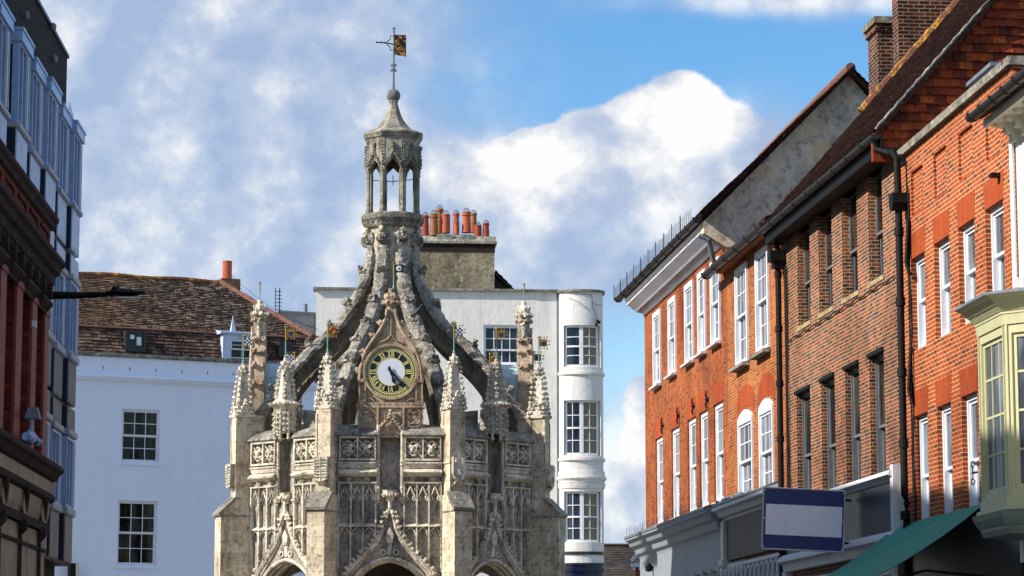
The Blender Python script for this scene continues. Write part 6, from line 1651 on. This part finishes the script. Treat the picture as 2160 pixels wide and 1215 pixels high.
mb.lathe([(rp(57), zl(484)), (rp(60), zl(480)), (rp(62), zl(474)), (rp(68), zl(468)), (rp(69), zl(462)), (rp(66), zl(461)), (rp(66), zl(458)), (rp(60), zl(455)), (rp(20), zl(454))], (0, 0), 8, ph)
for k in range(8):
    t0 = ph + k*pi/4
    for j in range(3):
        t = t0 + pi/4*(j+.5)/3; mb.blob((rp(62)*.93*cos(t), rp(62)*.93*sin(t), zl(473)), .05, .4)
mb.obj('corbel_ring', M['lant'], mc)
ln = MB()
z0_, z1_, z2_ = zl(455), zl(370), zl(298); rl = rp(57)
ap = rl*cos(pi/8); hw = rl*sin(pi/8)
for k in range(8):
    # spandrel panel with a cusped ogee opening
    ln.M = rotz(45*k) @ Matrix.Translation((0, -ap, 0))
    n = 10; zs_ = zl(367); zpk = zl(345)
    XX = [hw*.78*sin(pi/2*i/n) for i in range(-n, n+1)]
    az = lambda x: zpk - (zpk-zs_)*(abs(x)/(hw*.78))**1.7 - .03*abs(sin(x/(hw*.78)*pi*1.5))
    for i in range(len(XX)-1):
        a, b = XX[i], XX[i+1]
        ln.add([(a, 0, az(a)), (b, 0, az(b)), (b, 0, z2_), (a, 0, z2_), (a, .12, az(a)), (b, .12, az(b)), (b, .12, z2_), (a, .12, z2_)], [(0,1,2,3), (7,6,5,4), (0,4,5,1)])
    for s_ in (-1, 1):
        a, b = sorted((s_*hw*.78, s_*hw)); ln.box(a, b, 0, .12, zs_-.02, z2_)
        ln.tube([(s_*hw*.8, -.02, zs_), (s_*hw*.62, -.03, zl(352)), (s_*hw*.28, -.03, zl(340)), (s_*hw*.06, -.03, zl(328))], .018, 5)
        for j in range(4): ln.blob((s_*hw*(.7-.17*j), -.05, zl(352)+.07*j), .03, .5)
    for j in range(4): ln.blob((0, -.04, zl(328)+.07*j), .035 if j < 3 else .045, .5)
    ln.M = None
ln.obj('lantern_arcade', M['lant'], mc)
for k in range(8):
    t = ph + k*pi/4; cl = MB(); cl.M = Matrix.Rotation(t, 4, 'Z') @ Matrix.Translation((rl-.06, 0, 0))
    cl.lathe([(.095, z0_), (.09, z0_+.1), (.07, z0_+.13), (.06, z0_+.2), (.078, z0_+.24), (.078, z1_-.06), (.075, z1_-.03), (.1, z1_+.02), (.1, z1_+.05), (.07, z1_+.06)], (0, 0), 8, pi/8)
    cl.lathe([(.05, z0_), (.03, z0_+.2), (.03, z1_-.02), (.05, z1_)], (-.09, 0), 6)
    cl.tube([(-.03, .078, z0_), (-.03, .078, z1_)], .028, 6); cl.tube([(-.03, -.078, z0_), (-.03, -.078, z1_)], .028, 6)
    cl.box(-.08, .05, -.06, .06, z1_+.05, z2_)
    for j in range(8): cl.blob((.07, 0, z1_+.2+(z2_-z1_-.24)*j/8), .032 - .002*j, .5, (1, 1.2, 1)); 
    cl.obj('lantern_column', M['lant'], mc)
mb = MB()
mb.lathe([(rp(56), zl(299)), (rp(60), zl(297)), (rp(62), zl(293)), (rp(65), zl(289)), (rp(65), zl(286)), (rp(59), zl(283)), (rp(50), zl(279)), (rp(42), zl(276))], (0, 0), 8, ph)
mb.lathe([(rp(47), zl(280)), (rp(41), zl(276)), (rp(34), zl(270)), (rp(27), zl(262)), (rp(21), zl(252)), (rp(16), zl(241)), (rp(12), zl(229)), (rp(9), zl(218)), (rp(10), zl(215)), (rp(10), zl(212)), (rp(7), zl(211)), (rp(6), zl(206))], (0, 0), 8, ph)
mb.obj('ogee_cap', M['lantr'] if 'lantr' in M else M['lant'], mc)
mb = MB(); zc = zl(202); rb = 15*s7
mb.lathe([(rb*cos(a), zc+rb*sin(a)) for a in [-pi/2+.05 + (pi-.1)*k/14 for k in range(15)]], (0, 0), 24); mb.obj('ball', M['ball'] if 'ball' in M else M['lead'], mc, True)
# weather vane
mb = MB(); mb.tube([(0, 0, zl(190)), (0, 0, zl(60))], [.028, .018], 8); mb.blob((0, 0, zl(60)), .035, .05); mb.blob((0, 0, zl(67)), .028, .05)
mb.lathe([(.04, zl(186)), (.025, zl(178))], (0, 0), 8)
zs_ = zl(143)
for sx in (-1, 1):
    for sz in (-1, 1):
        mb.tube([(sx*(.02+.05*sin(t)*(1+.0*t)), 0, zs_+sz*(.02+.05*t*.5)) for t in [k*.35 for k in range(10)]], .01, 5)
        mb.tube([(sx*(.06+.03*cos(t)), 0, zs_+sz*(.075+.03*sin(t))) for t in [k*.6 for k in range(9)]], .009, 5)
mb.obj('vane_mast', M['copper2'] if 'copper2' in M else M['gut'], mc)
mb = MB(); zv = zl(91)
mb.tube([(0, 0, zv-.04), (-.12, 0, zv-.01), (-.5, 0, zv+.02)], [.02, .018, .012], 6)
for x in (-.47, -.4, -.34, -.26): mb.blob((x, 0, zv+.02), .026, .1)
pts = [(0, zl(76)), (-.1, zl(76)), (-.1, zl(83)), (-.2, zl(89)), (-.2, zl(93)), (-.1, zl(100)), (-.1, zl(106)), (0, zl(106))]
mb.tube([(x, 0, z) for x, z in pts], .013, 5)
mb.tube([(0, 0, zv), (.32, 0, zv-.1)], .014, 5)
mb.obj('vane_arrow', M['blk'], mc)
mb = MB(); mb.ext([(.02, zl(73)), (.33, zl(74)), (.33, zl(119)), (.02, zl(115))], -.012, .012); mb.cur = 1; mb.tube([(.02, 0, zl(73)), (.33, 0, zl(74)), (.33, 0, zl(119)), (.02, 0, zl(115))], .012, 4, True)
mb.tube([(.05, -.014, zl(98)), (.1, -.014, zl(114)), (.15, -.014, zl(100))], .012, 4)
mb.obj('vane_flag', [M['vflag'], M['gold']], mc)
mb = MB(); r_ = rl*.9; mb.tube([(-r_, 0, z1_-.14), (0, 0, z1_-.17), (r_*.95, 0, z1_-.1)], .012, 5); mb.tube([(0, -r_, z1_-.14), (0, r_, z1_-.14)], .012, 5); mb.obj('tie_rod', M['blk'], mc)

# pigeon on a rib
MP = rotz(22.5); i = 42
tp = T_[55]; pw = FC.w(*( (MP @ Vector((0, -tp[0], 0))).to_2d()), 0)
pg = thing('pigeon', 'dark grey pigeon perched on a stone rib just right of the clock gable', 'bird', loc=(pw.x, pw.y, tp[1] + .1)); pg.rotation_euler = (0, 0, radians(-25))
mb = MB()
secs = [(-.2, -.03, .012, .03), (-.12, .0, .03, .045), (-.05, .03, .055, .06), (.03, .07, .07, .075), (.09, .12, .06, .07), (.12, .17, .035, .04), (.135, .21, .03, .033), (.16, .235, .028, .028), (.185, .23, .014, .014), (.2, .22, .003, .003)]
vs = [(x, w*cos(t), .08+z+h*sin(t)) for x, z, w, h in secs for t in [2*pi*k/10 for k in range(10)]]
fs = [(i*10+k, i*10+(k+1) % 10, (i+1)*10+(k+1) % 10, (i+1)*10+k) for i in range(len(secs)-1) for k in range(10)]
mb.add(vs, fs)
for s_ in (-1, 1): mb.tube([(.02, s_*.03, .1), (.03, s_*.035, .0), (.07, s_*.04, -.005)], .008, 4)
mb.obj('body', M['pigeon'], pg, True)
# ================================================================ ground and streets
def m_ground(name, a, b, sc, bs=.4):
    q = NT(name); ob = q.coord('Object'); n = q.noise(sc, 8, .7, ob); c = q.mix(n, a, b); return q.out(c, .9, q.noise(sc*12, 4, .6, ob), bs, .01, .2)
mb = MB(); mb.add([(-400, -100, 0), (400, -100, 0), (400, 600, 0), (-400, 600, 0)], [(0,1,2,3)]); g = mb.obj('ground', m_ground('ground_paving', '6c6862', '7c776e', .4)); g['kind'] = 'structure'
mb = MB(); a0 = radians(-4.2)
mb.add([(-3.6+.0, -20, .004), (3.4, -20, .004), (-.6, 50, .004), (-6.4, 50, .004)], [(0,1,2,3)]); g = mb.obj('road', m_ground('road_asphalt', '3a3a3c', '46464a', .6)); g['kind'] = 'structure'
for nm, pts in (('pavement', [(3.4, -20), (9, -20), (5.2, 50), (-.6, 50)]), ('pavement', [(-9, -20), (-3.6, -20), (-6.4, 50), (-10, 50)])):
    mb = MB(); mb.extz(pts, .0, .12); q = NT('paving_slabs'); b = q.n('ShaderNodeTexBrick', Scale=1.0); b.inputs['Brick Width'].default_value = .75; b.inputs['Row Height'].default_value = .55; b.inputs['Color1'].default_value = (.25, .23, .2, 1); b.inputs['Color2'].default_value = (.32, .3, .27, 1); b.inputs['Mortar'].default_value = (.1, .1, .09, 1); b.inputs['Mortar Size'].default_value = .01; q.link(q.coord('UV'), b.inputs['Vector'])
    g = mb.obj(nm, q.out(b.outputs['Color'], .85)); g['kind'] = 'structure'

# ================================================================ sun, sky and clouds
SAZ = radians(SUN_AZ); SEL = radians(SUN_EL)    # azimuth measured from the direction towards the camera, to the left
to_sun = Vector((-sin(SAZ)*cos(SEL), -cos(SAZ)*cos(SEL), sin(SEL)))
ld = bpy.data.lights.new('sun', 'SUN'); ld.energy = SUN_E; ld.angle = radians(.53); ld.color = (1, .93, .82)
lo = bpy.data.objects.new('sun', ld); COL.objects.link(lo); lo.rotation_euler = to_sun.to_track_quat('Z', 'Y').to_euler(); lo.location = (-30, -10, 60)
W = bpy.data.worlds.new('World'); S.world = W; W.use_nodes = True; nt = W.node_tree; nt.nodes.clear()
def wn(ty, **kw):
    nd = nt.nodes.new(ty)
    for k, v in kw.items():
        if k in nd.inputs.keys():
            if isinstance(v, bpy.types.NodeSocket): nt.links.new(v, nd.inputs[k])
            else: nd.inputs[k].default_value = v
        else: setattr(nd, k, v)
    return nd
def wm(op, a, b=0.0, c=None, clamp=False):
    nd = nt.nodes.new('ShaderNodeMath'); nd.operation = op; nd.use_clamp = clamp
    for i, v in enumerate((a, b, c)):
        if v is None: continue
        if isinstance(v, bpy.types.NodeSocket): nt.links.new(v, nd.inputs[i])
        else: nd.inputs[i].default_value = v
    return nd.outputs[0]
sky = wn('ShaderNodeTexSky', sky_type='NISHITA', sun_disc=False, sun_elevation=SEL, sun_rotation=atan2(to_sun.x, to_sun.y), altitude=50, air_density=1.0, dust_density=.4, ozone_density=2.5)
hs = wn('ShaderNodeHueSaturation', Saturation=SKY_SAT, Value=SKY_V, Color=sky.outputs[0])
tc = wn('ShaderNodeTexCoord'); sep = wn('ShaderNodeSeparateXYZ'); nt.links.new(tc.outputs['Generated'], sep.inputs[0])
yv = wm('MAXIMUM', wm('ABSOLUTE', sep.outputs[1]), .12)
U = wm('DIVIDE', sep.outputs[0], yv); V = wm('DIVIDE', sep.outputs[2], yv)
cb = wn('ShaderNodeCombineXYZ'); nt.links.new(U, cb.inputs[0]); nt.links.new(V, cb.inputs[1])
def pxuv(x, y): r = ray(x, y); return r.x / r.y, r.z / r.y
def wnoise(scale, detail=8, rough=.6, off=(0, 0, 0), dist=0.0, sc=(1, 1, 1)):
    m = wn('ShaderNodeMapping'); nt.links.new(cb.outputs[0], m.inputs[0]); m.inputs['Location'].default_value = off; m.inputs['Scale'].default_value = sc
    n = wn('ShaderNodeTexNoise', Scale=scale, Detail=detail, Roughness=rough, Distortion=dist); nt.links.new(m.outputs[0], n.inputs['Vector']); return n.outputs['Fac']
def blob(cx, cy, rx, ry, w, rot=0, p=2.0):
    u, v = pxuv(cx, cy); k = 1/5722
    du = wm('SUBTRACT', U, u); dv = wm('SUBTRACT', V, v)
    c, s = cos(radians(rot)), sin(radians(rot))
    a = wm('MULTIPLY', wm('ADD', wm('MULTIPLY', du, c), wm('MULTIPLY', dv, s)), 1/(rx*k)); b = wm('MULTIPLY', wm('SUBTRACT', wm('MULTIPLY', dv, c), wm('MULTIPLY', du, s)), 1/(ry*k))
    d = wm('ADD', wm('MULTIPLY', a, a), wm('MULTIPLY', b, b))
    return wm('MULTIPLY', wm('EXPONENT', wm('MULTIPLY', d, -1.0)), w)
def total(L):
    t = L[0]
    for x in L[1:]: t = wm('ADD', t, x)
    return t
# cumulus mass right of centre: crisp heads
heads = total([blob(*a) for a in HEADS])
n1 = wnoise(26, 8, .58); n2 = wnoise(80, 7, .6, (3, 1, 0))
f = wm('ADD', heads, wm('ADD', wm('MULTIPLY', wm('SUBTRACT', n1, .5), 1.3), wm('MULTIPLY', wm('SUBTRACT', n2, .5), .7)))
cum = wn('ShaderNodeMapRange', interpolation_type='SMOOTHSTEP'); nt.links.new(f, cum.inputs[0]); cum.inputs[1].default_value = .42; cum.inputs[2].default_value = .7
# soft veil and grey banks
veil = total([blob(*a) for a in VEIL])
n3 = wnoise(9, 8, .6, (1.3, 4, 0), .4, (1, 1.8, 1)); n4 = wnoise(34, 8, .55, (8, 2, 0))
hi = wm('MULTIPLY', wm('SUBTRACT', V, .35), 1.2, clamp=True)  # unseen overhead cloud, added to brighten the fill light
fv = wm('ADD', wm('ADD', veil, hi), wm('ADD', wm('MULTIPLY', wm('SUBTRACT', n3, .5), .8), wm('MULTIPLY', wm('SUBTRACT', n4, .5), .3)))
vl_ = wn('ShaderNodeMapRange', interpolation_type='SMOOTHSTEP'); nt.links.new(fv, vl_.inputs[0]); vl_.inputs[1].default_value = .05; vl_.inputs[2].default_value = .95
# brightness of the clouds
br = total([blob(*a) for a in BRIGHT])
n5 = wnoise(24, 8, .58, (5, 7, 0)); n6 = wnoise(24, 8, .58, (5.014, 6.986, 0))
rel = wm('MULTIPLY', wm('SUBTRACT', n5, n6), 3.0)
fb = wm('ADD', wm('ADD', br, rel), wm('MULTIPLY', wm('SUBTRACT', n4, .5), .55))
rb = wn('ShaderNodeValToRGB'); nt.links.new(fb, rb.inputs[0]); cr = rb.color_ramp
for e, (p, c) in zip([cr.elements[0], cr.elements[1], cr.elements.new(.5), cr.elements.new(.75)], CLOUDCOL): e.position = p; e.color = rgb(c)
def wmix(fac, a, b):
    nd = nt.nodes.new('ShaderNodeMix'); nd.data_type = 'RGBA'
    for v, i in ((fac, 0), (a, 6), (b, 7)): nt.links.new(v, nd.inputs[i])
    return nd.outputs[2]
sc_sky = wn('ShaderNodeVectorMath', operation='SCALE'); nt.links.new(hs.outputs[0], sc_sky.inputs[0]); sc_sky.inputs['Scale'].default_value = 1.0
cl = wn('ShaderNodeVectorMath', operation='SCALE'); nt.links.new(rb.outputs[0], cl.inputs[0]); cl.inputs['Scale'].default_value = CLOUD_GAIN / BG
cm = wm('MAXIMUM', cum.outputs[0], wm('MULTIPLY', vl_.outputs[0], .92))
col = wmix(cm, sc_sky.outputs[0], cl.outputs[0])
bg = wn('ShaderNodeBackground', Strength=BG); nt.links.new(col, bg.inputs[0])
ow = wn('ShaderNodeOutputWorld'); nt.links.new(bg.outputs[0], ow.inputs[0])

# ================================================================ camera and render settings
cd = bpy.data.cameras.new('camera'); co = bpy.data.objects.new('camera', cd); COL.objects.link(co)
co.location = CAM; co.rotation_euler = (pi/2 + PITCH, 0, 0); cd.sensor_width = 36; cd.lens = 36 * FOC / 2160; cd.clip_start = .5; cd.clip_end = 3000
S.camera = co
S.render.engine = 'CYCLES'; S.render.resolution_x = 1024; S.render.resolution_y = 576
S.view_settings.view_transform = 'Standard'; S.view_settings.look = 'None'; S.view_settings.exposure = EXPO; S.view_settings.gamma = 1
